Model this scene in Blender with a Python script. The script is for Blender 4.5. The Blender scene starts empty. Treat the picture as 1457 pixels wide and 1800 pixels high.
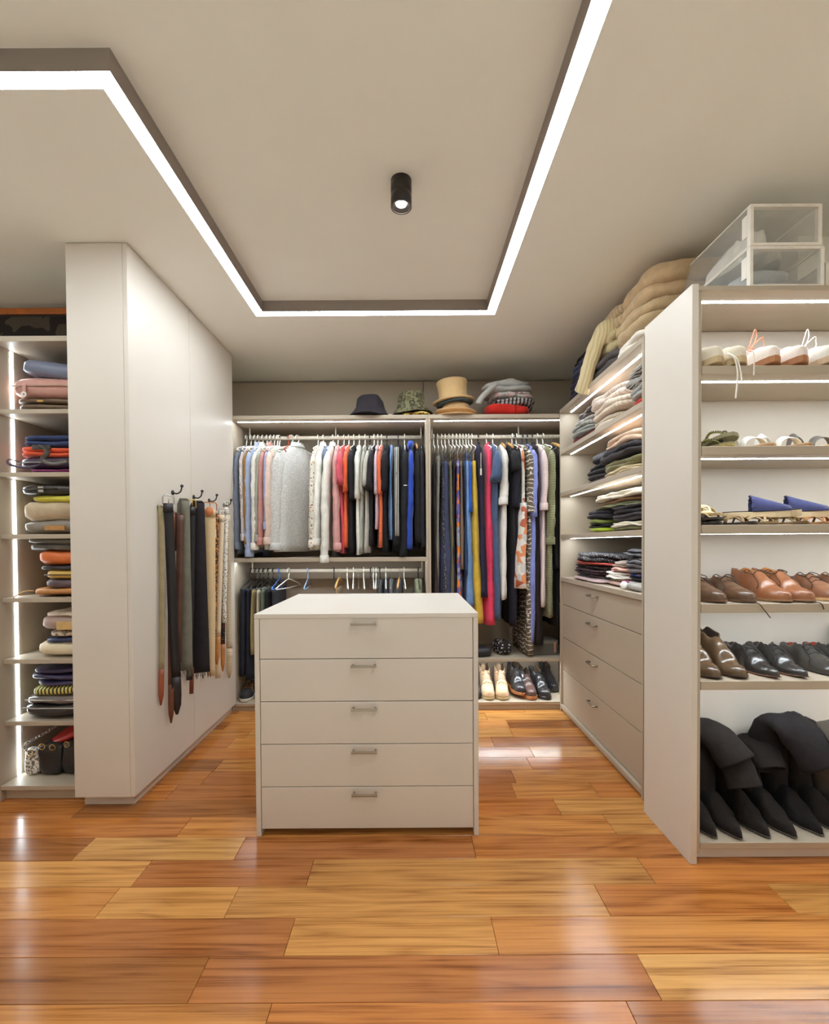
import bpy, bmesh, math, random
from mathutils import Vector, Matrix, noise, Euler

# ------------------------------------------------------------------ camera, world, exposure
SC = bpy.context.scene
COL = SC.collection
FPX, VPX, VPY = 800.0, 719.0, 956.0          # focal length and vanishing point of the depth lines, 1457 x 1800 frame
PITCH, ROLL = math.radians(0.9), math.radians(-0.35)
EYE = Vector((0, 0, 1.25))
CAMM = (Euler((math.radians(90) - PITCH, 0, 0)).to_matrix() @ Matrix.Rotation(ROLL, 3, 'Z'))
_f = CAMM.transposed() @ Vector((0, 1, 0))
CX = VPX - FPX * (_f.x / -_f.z)
CY = VPY + FPX * (_f.y / -_f.z)
cam_data = bpy.data.cameras.new('camera')
cam = bpy.data.objects.new('camera', cam_data)
COL.objects.link(cam)
cam.location = EYE
cam.rotation_euler = CAMM.to_euler()
cam_data.sensor_fit = 'AUTO'
cam_data.sensor_width = 36.0
cam_data.lens = 36.0 * FPX / 1800.0
cam_data.shift_x = (728.5 - CX) / 1800.0
cam_data.shift_y = (CY - 900.0) / 1800.0
cam_data.clip_start = 0.02
SC.camera = cam
w = bpy.data.worlds.new('world'); SC.world = w
w.use_nodes = True
w.node_tree.nodes['Background'].inputs[0].default_value = (1.0, 0.95, 0.88, 1)
w.node_tree.nodes['Background'].inputs[1].default_value = 0.15
SC.view_settings.view_transform = 'Standard'
SC.view_settings.look = 'None'
SC.view_settings.gamma = 1.0
SC.view_settings.use_curve_mapping = False
SC.view_settings.exposure = 0.0
SC.cycles.use_denoising = True
SC.cycles.max_bounces = 14
SC.cycles.diffuse_bounces = 8
SC.cycles.glossy_bounces = 4
SC.cycles.transparent_max_bounces = 12
SC.cycles.sample_clamp_indirect = 20.0
SC.cycles.caustics_reflective = False
SC.cycles.caustics_refractive = False
CEIL_LED, SHELF_LED, SPOT_LED = 48.0, 50.0, 60.0      # radiance of the lamp faces

def ray(px, py):
    return CAMM @ Vector(((px - CX) / FPX, -(py - CY) / FPX, -1.0))
def at_y(px, py, Y):
    d = ray(px, py); return EYE + d * ((Y - EYE.y) / d.y)
def at_x(px, py, X):
    d = ray(px, py); return EYE + d * ((X - EYE.x) / d.x)
def at_z(px, py, Z):
    d = ray(px, py); return EYE + d * ((Z - EYE.z) / d.z)

# ------------------------------------------------------------------ materials
def lin(c):
    return tuple((v / 255 / 12.92) if v / 255 <= 0.04045 else ((v / 255 + 0.055) / 1.055) ** 2.4 for v in c)
_mats = {}
def new_mat(name):
    m = bpy.data.materials.new(name); m.use_nodes = True
    return m, m.node_tree.nodes, m.node_tree.links, m.node_tree.nodes['Principled BSDF']
def N(nodes, typ, **kw):
    n = nodes.new(typ)
    for k, v in kw.items():
        if k in ('operation', 'blend_type', 'data_type', 'noise_dimensions', 'wave_type', 'bands_direction', 'feature', 'interpolation'): setattr(n, k, v)
        else: n.inputs[k].default_value = v
    return n
def ramp(nodes, stops, interp='LINEAR'):
    r = nodes.new('ShaderNodeValToRGB'); e = r.color_ramp; e.interpolation = interp
    while len(e.elements) < len(stops): e.elements.new(0.5)
    for el, (p, c) in zip(e.elements, stops):
        el.position = p; el.color = (c[0], c[1], c[2], 1)
    return r
def dim(c, k): return tuple(min(1, v * k) for v in c)

def lacquer(rgb, rough=0.45, var=0.03, spec=0.4):
    """painted board: faint mottling, fine tooth"""
    key = ('lac', rgb, rough, var, spec)
    if key in _mats: return _mats[key]
    m, n, l, b = new_mat('lacquer')
    c = lin(rgb)
    tc = n.new('ShaderNodeTexCoord')
    no = N(n, 'ShaderNodeTexNoise', Scale=3.0, Detail=4.0)
    l.new(tc.outputs['Object'], no.inputs['Vector'])
    r = ramp(n, [(0.3, dim(c, 1 - var)), (0.7, dim(c, 1 + var))])
    l.new(no.outputs['Fac'], r.inputs[0]); l.new(r.outputs[0], b.inputs['Base Color'])
    no2 = N(n, 'ShaderNodeTexNoise', Scale=260.0, Detail=2.0)
    l.new(tc.outputs['Object'], no2.inputs['Vector'])
    bp = N(n, 'ShaderNodeBump', Strength=0.04, Distance=0.001)
    l.new(no2.outputs['Fac'], bp.inputs['Height']); l.new(bp.outputs[0], b.inputs['Normal'])
    b.inputs['Roughness'].default_value = rough
    b.inputs['Specular IOR Level'].default_value = spec
    _mats[key] = m; return m

def plain(rgb, rough=0.5, metal=0.0, spec=0.5, coat=0.0):
    key = ('pl', rgb, rough, metal, spec, coat)
    if key in _mats: return _mats[key]
    m, n, l, b = new_mat('plain')
    c = lin(rgb)
    tc = n.new('ShaderNodeTexCoord')
    no = N(n, 'ShaderNodeTexNoise', Scale=18.0, Detail=3.0)
    l.new(tc.outputs['Object'], no.inputs['Vector'])
    r = ramp(n, [(0.3, dim(c, .94)), (0.7, dim(c, 1.06))])
    l.new(no.outputs['Fac'], r.inputs[0]); l.new(r.outputs[0], b.inputs['Base Color'])
    b.inputs['Roughness'].default_value = rough; b.inputs['Metallic'].default_value = metal
    b.inputs['Specular IOR Level'].default_value = spec; b.inputs['Coat Weight'].default_value = coat
    _mats[key] = m; return m

def emit(rgb, strength):
    key = ('em', rgb, strength)
    if key in _mats: return _mats[key]
    m, n, l, b = new_mat('lamp_face')
    n.remove(b)
    e = N(n, 'ShaderNodeEmission', Strength=strength); e.inputs[0].default_value = (*lin(rgb), 1)
    l.new(e.outputs[0], n['Material Output'].inputs[0])
    _mats[key] = m; return m

def fabric(rgb, rough=0.9, weave=350.0, bump=0.25, var=0.12, sheen=0.25):
    """cloth: thread-scale weave relief, soft tonal mottling"""
    key = ('fab', rgb, rough, weave, bump, var)
    if key in _mats: return _mats[key]
    m, n, l, b = new_mat('fabric')
    c = lin(rgb)
    tc = n.new('ShaderNodeTexCoord')
    no = N(n, 'ShaderNodeTexNoise', Scale=22.0, Detail=5.0, Roughness=0.6)
    l.new(tc.outputs['Object'], no.inputs['Vector'])
    r = ramp(n, [(0.3, dim(c, 1 - var)), (0.7, dim(c, 1 + var))])
    l.new(no.outputs['Fac'], r.inputs[0]); l.new(r.outputs[0], b.inputs['Base Color'])
    no2 = N(n, 'ShaderNodeTexNoise', Scale=weave, Detail=2.0)
    l.new(tc.outputs['Object'], no2.inputs['Vector'])
    no3 = N(n, 'ShaderNodeTexNoise', Scale=30.0, Detail=3.0)
    l.new(tc.outputs['Object'], no3.inputs['Vector'])
    ad = N(n, 'ShaderNodeMath', operation='MULTIPLY_ADD'); ad.inputs[1].default_value = 0.35
    l.new(no2.outputs['Fac'], ad.inputs[0]); l.new(no3.outputs['Fac'], ad.inputs[2])
    bp = N(n, 'ShaderNodeBump', Strength=bump, Distance=0.004)
    l.new(ad.outputs[0], bp.inputs['Height']); l.new(bp.outputs[0], b.inputs['Normal'])
    b.inputs['Roughness'].default_value = rough
    b.inputs['Sheen Weight'].default_value = sheen * min(1, max(c) * 3)
    b.inputs['Sheen Roughness'].default_value = 0.4
    b.inputs['Specular IOR Level'].default_value = 0.25
    _mats[key] = m; return m

def knit(rgb, ribs=130.0, axis='X'):
    """ribbed knitwear: the ribs are fine relief"""
    key = ('knit', rgb, ribs, axis)
    if key in _mats: return _mats[key]
    m, n, l, b = new_mat('knit')
    c = lin(rgb)
    tc = n.new('ShaderNodeTexCoord')
    wv = N(n, 'ShaderNodeTexWave', Scale=ribs / 6.0, Distortion=1.2, Detail=1.0); wv.bands_direction = axis
    l.new(tc.outputs['Object'], wv.inputs['Vector'])
    r = ramp(n, [(0.0, dim(c, .82)), (0.6, dim(c, 1.05))])
    l.new(wv.outputs['Fac'], r.inputs[0]); l.new(r.outputs[0], b.inputs['Base Color'])
    no = N(n, 'ShaderNodeTexNoise', Scale=160.0, Detail=3.0)
    l.new(tc.outputs['Object'], no.inputs['Vector'])
    ad = N(n, 'ShaderNodeMath', operation='MULTIPLY_ADD'); ad.inputs[1].default_value = 0.5
    l.new(no.outputs['Fac'], ad.inputs[0]); l.new(wv.outputs['Fac'], ad.inputs[2])
    bp = N(n, 'ShaderNodeBump', Strength=0.4, Distance=0.004)
    l.new(ad.outputs[0], bp.inputs['Height']); l.new(bp.outputs[0], b.inputs['Normal'])
    b.inputs['Roughness'].default_value = 0.95; b.inputs['Sheen Weight'].default_value = 0.3
    b.inputs['Specular IOR Level'].default_value = 0.2
    _mats[key] = m; return m

def printed(cols, scale=40.0, kind='blot', rough=0.9):
    """printed cloth: cols are the ground colour and the colours of the print"""
    key = ('pr', tuple(cols), scale, kind)
    if key in _mats: return _mats[key]
    m, n, l, b = new_mat('printed_cloth')
    cs = [lin(c) for c in cols]
    tc = n.new('ShaderNodeTexCoord'); src = tc.outputs['Object']
    if kind == 'blot':
        v = N(n, 'ShaderNodeTexVoronoi', Scale=scale); l.new(src, v.inputs['Vector'])
        sp = n.new('ShaderNodeSeparateColor'); l.new(v.outputs['Color'], sp.inputs[0])
        k = len(cs); r = ramp(n, [(i / k, c) for i, c in enumerate(cs)], 'CONSTANT')
        l.new(sp.outputs[0], r.inputs[0])
    elif kind == 'speck':
        v = N(n, 'ShaderNodeTexVoronoi', Scale=scale); l.new(src, v.inputs['Vector'])
        sp = n.new('ShaderNodeSeparateColor'); l.new(v.outputs['Color'], sp.inputs[0])
        k = len(cs) - 1
        r0 = ramp(n, [(i / k, c) for i, c in enumerate(cs[1:])], 'CONSTANT'); l.new(sp.outputs[0], r0.inputs[0])
        lt = N(n, 'ShaderNodeMath', operation='LESS_THAN'); lt.inputs[1].default_value = 0.32
        l.new(v.outputs['Distance'], lt.inputs[0])
        mx = n.new('ShaderNodeMixRGB'); l.new(lt.outputs[0], mx.inputs[0])
        mx.inputs[1].default_value = (*cs[0], 1); l.new(r0.outputs[0], mx.inputs[2]); r = mx
    elif kind in ('stripeX', 'stripeZ', 'stripeY'):
        wv = N(n, 'ShaderNodeTexWave', Scale=scale, Distortion=0.3); wv.bands_direction = kind[-1]
        l.new(src, wv.inputs['Vector'])
        r = ramp(n, [(0.0, cs[0]), (0.6, cs[1])], 'CONSTANT'); l.new(wv.outputs['Fac'], r.inputs[0])
    elif kind == 'ikat':
        mp = n.new('ShaderNodeMapping'); mp.inputs['Scale'].default_value = (1, 1, 1); l.new(src, mp.inputs[0])
        wv = N(n, 'ShaderNodeTexWave', Scale=scale * 0.3, Distortion=6.0, Detail=1.0); wv.inputs['Detail Scale'].default_value = 1.6
        wv.bands_direction = 'Z'; l.new(mp.outputs[0], wv.inputs['Vector'])
        v = N(n, 'ShaderNodeTexVoronoi', Scale=scale * .9); l.new(src, v.inputs['Vector'])
        g1 = N(n, 'ShaderNodeMath', operation='GREATER_THAN'); g1.inputs[1].default_value = 0.93; l.new(wv.outputs['Fac'], g1.inputs[0])
        g2 = N(n, 'ShaderNodeMath', operation='LESS_THAN'); g2.inputs[1].default_value = 0.26; l.new(v.outputs['Distance'], g2.inputs[0])
        g = N(n, 'ShaderNodeMath', operation='MAXIMUM'); l.new(g1.outputs[0], g.inputs[0]); l.new(g2.outputs[0], g.inputs[1])
        mx = n.new('ShaderNodeMixRGB'); l.new(g.outputs[0], mx.inputs[0])
        mx.inputs[1].default_value = (*cs[0], 1); mx.inputs[2].default_value = (*cs[1], 1); r = mx
    else:  # camo
        no = N(n, 'ShaderNodeTexNoise', Scale=scale, Detail=2.0); l.new(src, no.inputs['Vector'])
        k = len(cs); r = ramp(n, [(0.3 + 0.4 * i / k, c) for i, c in enumerate(cs)], 'CONSTANT'); l.new(no.outputs['Fac'], r.inputs[0])
    l.new(r.outputs[0], b.inputs['Base Color'])
    no3 = N(n, 'ShaderNodeTexNoise', Scale=45.0, Detail=4.0); l.new(src, no3.inputs['Vector'])
    bp = N(n, 'ShaderNodeBump', Strength=0.25, Distance=0.004)
    l.new(no3.outputs['Fac'], bp.inputs['Height']); l.new(bp.outputs[0], b.inputs['Normal'])
    b.inputs['Roughness'].default_value = rough; b.inputs['Specular IOR Level'].default_value = 0.25
    _mats[key] = m; return m

def leather(rgb, rough=0.35, spec=0.5, var=0.25):
    key = ('lea', rgb, rough, spec, var)
    if key in _mats: return _mats[key]
    m, n, l, b = new_mat('leather')
    c = lin(rgb)
    tc = n.new('ShaderNodeTexCoord')
    no = N(n, 'ShaderNodeTexNoise', Scale=14.0, Detail=5.0, Roughness=0.6); l.new(tc.outputs['Object'], no.inputs['Vector'])
    r = ramp(n, [(0.3, dim(c, 1 - var)), (0.7, dim(c, 1 + var))])
    l.new(no.outputs['Fac'], r.inputs[0]); l.new(r.outputs[0], b.inputs['Base Color'])
    no2 = N(n, 'ShaderNodeTexNoise', Scale=40.0, Detail=4.0); l.new(tc.outputs['Object'], no2.inputs['Vector'])
    bp = N(n, 'ShaderNodeBump', Strength=0.25, Distance=0.004)
    l.new(no2.outputs['Fac'], bp.inputs['Height']); l.new(bp.outputs[0], b.inputs['Normal'])
    b.inputs['Roughness'].default_value = rough; b.inputs['Specular IOR Level'].default_value = spec
    _mats[key] = m; return m

def clear_plastic():
    if 'clear' in _mats: return _mats['clear']
    m, n, l, b = new_mat('clear_plastic')
    tr = n.new('ShaderNodeBsdfTransparent'); tr.inputs[0].default_value = (.96, .96, .95, 1)
    b.inputs['Base Color'].default_value = (.85, .84, .82, 1); b.inputs['Roughness'].default_value = 0.25
    tc = n.new('ShaderNodeTexCoord')
    no = N(n, 'ShaderNodeTexNoise', Scale=9.0, Detail=2.0); l.new(tc.outputs['Object'], no.inputs['Vector'])
    r = ramp(n, [(0.3, (.09, .09, .09)), (0.75, (.18, .18, .18))]); l.new(no.outputs['Fac'], r.inputs[0])
    mx = n.new('ShaderNodeMixShader'); l.new(r.outputs[0], mx.inputs[0])
    l.new(tr.outputs[0], mx.inputs[1]); l.new(b.outputs[0], mx.inputs[2])
    l.new(mx.outputs[0], n['Material Output'].inputs[0])
    _mats['clear'] = m; return m

def plank_wood():
    """lacquered hardwood; the tone of each board comes from its own object colour"""
    m, n, l, b = new_mat('hardwood_board')
    oi = n.new('ShaderNodeObjectInfo'); tc = n.new('ShaderNodeTexCoord')
    off = N(n, 'ShaderNodeVectorMath', operation='MULTIPLY_ADD')
    cb = n.new('ShaderNodeCombineXYZ'); l.new(oi.outputs['Random'], cb.inputs[0]); l.new(oi.outputs['Random'], cb.inputs[1]); l.new(oi.outputs['Random'], cb.inputs[2])
    off.inputs[1].default_value = (37, 61, 23); l.new(cb.outputs[0], off.inputs[0]); l.new(tc.outputs['Object'], off.inputs[2])
    mp = n.new('ShaderNodeMapping'); mp.inputs['Scale'].default_value = (0.75, 7.0, 1.0); l.new(off.outputs[0], mp.inputs[0])
    n1 = N(n, 'ShaderNodeTexNoise', Scale=1.3, Detail=2.0, Roughness=0.45, Distortion=0.35); l.new(mp.outputs[0], n1.inputs['Vector'])
    # growth rings: bands of the warped field
    mul = N(n, 'ShaderNodeMath', operation='MULTIPLY'); mul.inputs[1].default_value = 13.0; l.new(n1.outputs['Fac'], mul.inputs[0])
    fr = N(n, 'ShaderNodeMath', operation='PINGPONG'); fr.inputs[1].default_value = 1.0; l.new(mul.outputs[0], fr.inputs[0])
    mp2 = n.new('ShaderNodeMapping'); mp2.inputs['Scale'].default_value = (1.0, 70.0, 1.0); l.new(off.outputs[0], mp2.inputs[0])
    n2 = N(n, 'ShaderNodeTexNoise', Scale=2.2, Detail=6.0, Roughness=0.7); l.new(mp2.outputs[0], n2.inputs['Vector'])
    mp3 = n.new('ShaderNodeMapping'); mp3.inputs['Scale'].default_value = (0.45, 26.0, 1.0); l.new(off.outputs[0], mp3.inputs[0])
    n4 = N(n, 'ShaderNodeTexNoise', Scale=1.8, Detail=3.0); l.new(mp3.outputs[0], n4.inputs['Vector'])
    a1 = N(n, 'ShaderNodeMath', operation='MULTIPLY_ADD'); a1.inputs[1].default_value = 0.2
    l.new(fr.outputs[0], a1.inputs[0]); l.new(n2.outputs['Fac'], a1.inputs[2])
    a2 = N(n, 'ShaderNodeMath', operation='MULTIPLY_ADD'); a2.inputs[1].default_value = 0.7
    l.new(n4.outputs['Fac'], a2.inputs[0]); l.new(a1.outputs[0], a2.inputs[2])
    a3 = N(n, 'ShaderNodeMath', operation='MULTIPLY'); a3.inputs[1].default_value = 0.6; l.new(a2.outputs[0], a3.inputs[0])
    r = ramp(n, [(0.37, (0.36, 0.27, 0.19)), (0.47, (0.70, 0.63, 0.55)), (0.56, (0.98, 0.97, 0.95)), (0.68, (1.18, 1.23, 1.25))])
    l.new(a3.outputs[0], r.inputs[0])
    mx = n.new('ShaderNodeMixRGB'); mx.blend_type = 'MULTIPLY'; mx.inputs[0].default_value = 1.0
    l.new(oi.outputs['Color'], mx.inputs[1]); l.new(r.outputs[0], mx.inputs[2])
    l.new(mx.outputs[0], b.inputs['Base Color'])
    n3 = N(n, 'ShaderNodeTexNoise', Scale=3.0, Detail=2.0); l.new(tc.outputs['Object'], n3.inputs['Vector'])
    rr = ramp(n, [(0.3, (.14,) * 3), (0.7, (.22,) * 3)]); l.new(n3.outputs['Fac'], rr.inputs[0]); l.new(rr.outputs[0], b.inputs['Roughness'])
    bp = N(n, 'ShaderNodeBump', Strength=0.05, Distance=0.001); l.new(n2.outputs['Fac'], bp.inputs['Height']); l.new(bp.outputs[0], b.inputs['Normal'])
    b.inputs['Specular IOR Level'].default_value = 0.5
    return m

# ------------------------------------------------------------------ object helpers
def link(o, parent=None):
    COL.objects.link(o)
    if parent is not None: o.parent = parent
    return o
def thing(name, label, cat, loc=(0, 0, 0), rotz=0.0, group=None, rot=None):
    o = bpy.data.objects.new(name, None); COL.objects.link(o)
    o.location = loc; o.rotation_euler = rot if rot else (0, 0, rotz); o.empty_display_size = 0.05
    o['label'] = label; o['category'] = cat
    if group: o['group'] = group
    return o
def tag(o, label, cat, group=None):
    o['label'] = label; o['category'] = cat
    if group: o['group'] = group
    return o
def mk(name, bm, mat, parent=None, smooth=False, world=False):
    """link a bmesh as one object; world=True: its coordinates are world ones although it has a parent"""
    me = bpy.data.meshes.new(name)
    bmesh.ops.recalc_face_normals(bm, faces=bm.faces)
    bm.to_mesh(me); bm.free()
    for mt in (mat if isinstance(mat, (list, tuple)) else [mat]): me.materials.append(mt)
    if smooth:
        for p in me.polygons: p.use_smooth = True
    o = bpy.data.objects.new(name, me); COL.objects.link(o)
    if parent is not None:
        if world:
            p = parent; mw = Matrix.Identity(4)
            while p is not None:
                mw = Matrix.LocRotScale(p.location, p.rotation_euler, p.scale) @ mw; p = p.parent
            me.transform(mw.inverted())
        o.parent = parent
    return o
def centre(o):
    """move a top-level mesh's origin to the middle of its base"""
    me = o.data
    xs = [v.co for v in me.vertices]
    c = Vector(((min(v.x for v in xs) + max(v.x for v in xs)) / 2, (min(v.y for v in xs) + max(v.y for v in xs)) / 2, min(v.z for v in xs)))
    me.transform(Matrix.Translation(-c)); o.location = o.location + c
    return o
def box(bm, x0, x1, y0, y1, z0, z1, bev=0.0, mi=0, M=None):
    r = bmesh.ops.create_cube(bm, size=1.0)
    vs = r['verts']
    for v in vs:
        v.co = Vector((x0 + (v.co.x + .5) * (x1 - x0), y0 + (v.co.y + .5) * (y1 - y0), z0 + (v.co.z + .5) * (z1 - z0)))
    fs = list({f for v in vs for f in v.link_faces})
    for f in fs: f.material_index = mi
    if bev > 0:
        es = list({e for f in fs for e in f.edges})
        r2 = bmesh.ops.bevel(bm, geom=es, offset=bev, segments=1, affect='EDGES')
        vs = list({v for f in r2['faces'] for v in f.verts} | {v for v in vs if v.is_valid})
    if M is not None:
        for v in vs: v.co = M @ v.co
    return bm
def bx(x0, x1, y0, y1, z0, z1, bev=0.0015):
    bm = bmesh.new(); box(bm, x0, x1, y0, y1, z0, z1, bev); return bm
def tube(bm, pts, rad, seg=8, closed=False, cap=True, flat=None, mi=0):
    """sweep a circle (or an ellipse: flat=(a,b), b along the up-ish normal) along pts; rad a number or a list"""
    pts = [Vector(p) for p in pts]; n = len(pts); rings = []
    prev = None
    for i, p in enumerate(pts):
        if closed: t = pts[(i + 1) % n] - pts[i - 1]
        else: t = pts[min(i + 1, n - 1)] - pts[max(i - 1, 0)]
        if t.length < 1e-9: t = Vector((0, 0, 1))
        t.normalize()
        if prev is None:
            ref = Vector((0, 0, 1)) if abs(t.z) < 0.9 else Vector((1, 0, 0))
            nrm = (ref - t * ref.dot(t)).normalized()
        else:
            nrm = prev - t * prev.dot(t)
            nrm = nrm.normalized() if nrm.length > 1e-6 else Vector((1, 0, 0))
        prev = nrm; bi = t.cross(nrm)
        r = rad[i] if isinstance(rad, (list, tuple)) else rad
        a, b = (flat if flat else (r, r))
        rings.append([bm.verts.new(p + bi * (a * math.cos(2 * math.pi * k / seg)) + nrm * (b * math.sin(2 * math.pi * k / seg))) for k in range(seg)])
    m = n if closed else n - 1
    for i in range(m):
        A, B = rings[i], rings[(i + 1) % n]
        for k in range(seg):
            bm.faces.new((A[k], A[(k + 1) % seg], B[(k + 1) % seg], B[k])).material_index = mi
    if cap and not closed:
        bm.faces.new(rings[0][::-1]).material_index = mi; bm.faces.new(rings[-1]).material_index = mi
    return bm
def loft(bm, rings, cap0=True, cap1=True, closed=True, mi=0):
    R = [[bm.verts.new(p) for p in r] for r in rings]
    k = len(R[0])
    for i in range(len(R) - 1):
        for j in range(k if closed else k - 1):
            bm.faces.new((R[i][j], R[i][(j + 1) % k], R[i + 1][(j + 1) % k], R[i + 1][j])).material_index = mi
    if cap0: bm.faces.new(R[0][::-1]).material_index = mi
    if cap1: bm.faces.new(R[-1]).material_index = mi
    return R
def lathe(bm, prof, seg=24, sx=1.0, sy=1.0, off=(0, 0, 0), mi=0, cap=True):
    rings = [[Vector((off[0] + r * sx * math.cos(2 * math.pi * k / seg), off[1] + r * sy * math.sin(2 * math.pi * k / seg), off[2] + z)) for k in range(seg)] for r, z in prof]
    loft(bm, rings, cap0=cap and prof[0][0] > 1e-4, cap1=cap and prof[-1][0] > 1e-4, mi=mi)
    bmesh.ops.remove_doubles(bm, verts=bm.verts, dist=1e-6)
    return bm
def smoothpath(pts, n=6):
    """Catmull-Rom through pts"""
    P = [Vector(p) for p in pts]; out = []
    for i in range(len(P) - 1):
        a, b, c, d = P[max(i - 1, 0)], P[i], P[i + 1], P[min(i + 2, len(P) - 1)]
        for k in range(n):
            t = k / n
            out.append(0.5 * ((2 * b) + (c - a) * t + (2 * a - 5 * b + 4 * c - d) * t * t + (3 * b - a - 3 * c + d) * t ** 3))
    out.append(P[-1]); return out
def nz(x, y, z=0.0): return noise.noise(Vector((x, y, z)))

# ================================================================== the room
PAINT = lacquer((242, 240, 232), 0.6, 0.012, 0.25)
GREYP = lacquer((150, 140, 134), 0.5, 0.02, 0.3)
WHITE = lacquer((240, 236, 228), 0.7, 0.01, 0.2)
BOARD = lacquer((212, 203, 192), 0.42, 0.015, 0.35)       # light lacquered fronts
CARC = lacquer((180, 166, 147), 0.45, 0.03, 0.35)         # taupe carcass boards
DARKM = plain((38, 34, 32), 0.4)
METAL = plain((168, 158, 142), 0.35, 0.8)
RAILM = plain((206, 196, 180), 0.45, 0.1)
LED = emit((238, 249, 255), SHELF_LED)
LEDC = emit((238, 249, 255), CEIL_LED)
ZC, ZU = 2.656, 2.72            # lower and raised ceiling
XL, XR, YN, YF = -2.75, 3.0, -1.7, 3.97

def struct(name, bm, mat, parent=None, smooth=False):
    o = mk(name, bm, mat, parent, smooth, world=parent is not None)
    if parent is None: o['kind'] = 'structure'
    return o
# ceiling: lower soffit with a stepped recess, its light line let into the edge
TX0, TX1, TY0, TY1, LW = -0.875, 0.478, 1.367, 2.765, 0.056
EO = 0.012                                                # soffit lip between light line and recess
def soffit_boxes():
    bm = bmesh.new()
    xs = [XL, TX0 - LW, TX1 + LW, XR]
    box(bm, XL - .1, XR + .1, TY1 + LW, YF + .15, ZC, ZC + .2)
    box(bm, XL - .1, TX0 - LW, TY0 + LW, TY1 + LW, ZC, ZC + .2)
    box(bm, TX1 + LW, XR + .1, YN - .1, TY1 + LW, ZC, ZC + .2)
    return bm
ceiling = struct('ceiling', soffit_boxes(), PAINT)
bm = bmesh.new(); box(bm, XL - .1, TX1 + .02, YN - .1, TY1 + .02, ZU, ZU + .1)
struct('raised_panel', bm, PAINT, ceiling)
# light line: a thing of four lit diffusers in a thin housing
ll = thing('ceiling_light_line', 'bright white light line running round the edge of the ceiling recess', 'ceiling light', ((TX0 + TX1) / 2, TY1, ZC))
bm = bmesh.new(); e = LW; LIP = .004
box(bm, TX0 - e, TX1 + e, TY1 + LIP, TY1 + e, ZC + .0, ZC + .004)
mk('diffuser', bm, LEDC, ll, world=True)
bm = bmesh.new(); box(bm, TX0 - e, TX0 - LIP, TY0 + LIP, TY1 + LIP, ZC, ZC + .004)
mk('diffuser', bm, LEDC, ll, world=True)
bm = bmesh.new(); box(bm, TX1 + LIP, TX1 + e, YN, TY1 + LIP, ZC, ZC + .004)
mk('diffuser', bm, LEDC, ll, world=True)
bm = bmesh.new(); box(bm, XL, TX0 - e, TY0 + LIP, TY0 + e, ZC, ZC + .004)
mk('diffuser', bm, LEDC, ll, world=True)
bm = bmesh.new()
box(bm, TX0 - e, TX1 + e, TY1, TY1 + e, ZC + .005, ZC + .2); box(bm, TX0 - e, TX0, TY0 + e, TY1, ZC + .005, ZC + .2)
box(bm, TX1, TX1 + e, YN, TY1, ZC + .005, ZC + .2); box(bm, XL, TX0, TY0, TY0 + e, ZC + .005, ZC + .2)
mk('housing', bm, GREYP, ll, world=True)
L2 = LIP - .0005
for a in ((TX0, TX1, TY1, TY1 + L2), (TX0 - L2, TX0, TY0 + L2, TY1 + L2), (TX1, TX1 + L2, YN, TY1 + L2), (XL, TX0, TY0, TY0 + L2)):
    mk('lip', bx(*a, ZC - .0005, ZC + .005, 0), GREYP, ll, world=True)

# walls
struct('wall_back', bx(-2.2, 1.9, YF, YF + .1, 0, ZC, 0), lacquer((176, 164, 148), 0.6, .02, .25))
struct('wall_right', bx(1.80, 1.9, 2.16, YF, 0, ZC, 0), PAINT)
struct('wall_shoe_side', bx(1.80, XR, 2.12, 2.16, 0, ZC, 0), PAINT)
struct('wall_far_right', bx(XR, XR + .1, YN, 2.16, 0, ZC, 0), WHITE)
struct('wall_left', bx(-1.95, -1.62, 2.86, YF, 0, ZC, 0), PAINT)
struct('wall_bag_side', bx(XL, -1.62, 2.82, 2.86, 0, ZC, 0), PAINT)
struct('wall_far_left', bx(XL - .1, XL, YN, 2.86, 0, ZC, 0), WHITE)
struct('wall_front', bx(XL, XR, YN - .1, YN, 0, ZC, 0), WHITE)
xs_ = at_y(744, 690, 3.93).x
struct('trim_1', bx(-1.60, xs_ - .002, 3.93, YF - .001, 2.0, ZC - .012, .002), CARC)
struct('trim_2', bx(xs_ + .002, 1.795, 3.93, YF - .001, 2.0, ZC - .012, .002), CARC)
# pale sheet added unseen behind the viewer to bounce neutral light onto the ceiling
bounce_sheet = tag(centre(mk('bounce_sheet', bx(-2.5, 2.7, -1.5, .92, .0006, .012, .004), plain((236, 232, 222), .9), None)), 'plain cream sheet added at the unseen near end of the room to bounce light', 'bounce_sheet')

# floor: a screed with the boards laid on it, one object each
floor = struct('floor', bx(XL, XR, YN, YF, -.06, -.012, 0), plain((60, 36, 20), .8))
WOOD = plank_wood()
tones = {'g': (193, 136, 74), 'm': (192, 128, 66), 'o': (182, 114, 56), 'd': (150, 94, 48), 'b': (164, 102, 54), 'y': (196, 143, 82)}
rnd = random.Random(11)
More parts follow.
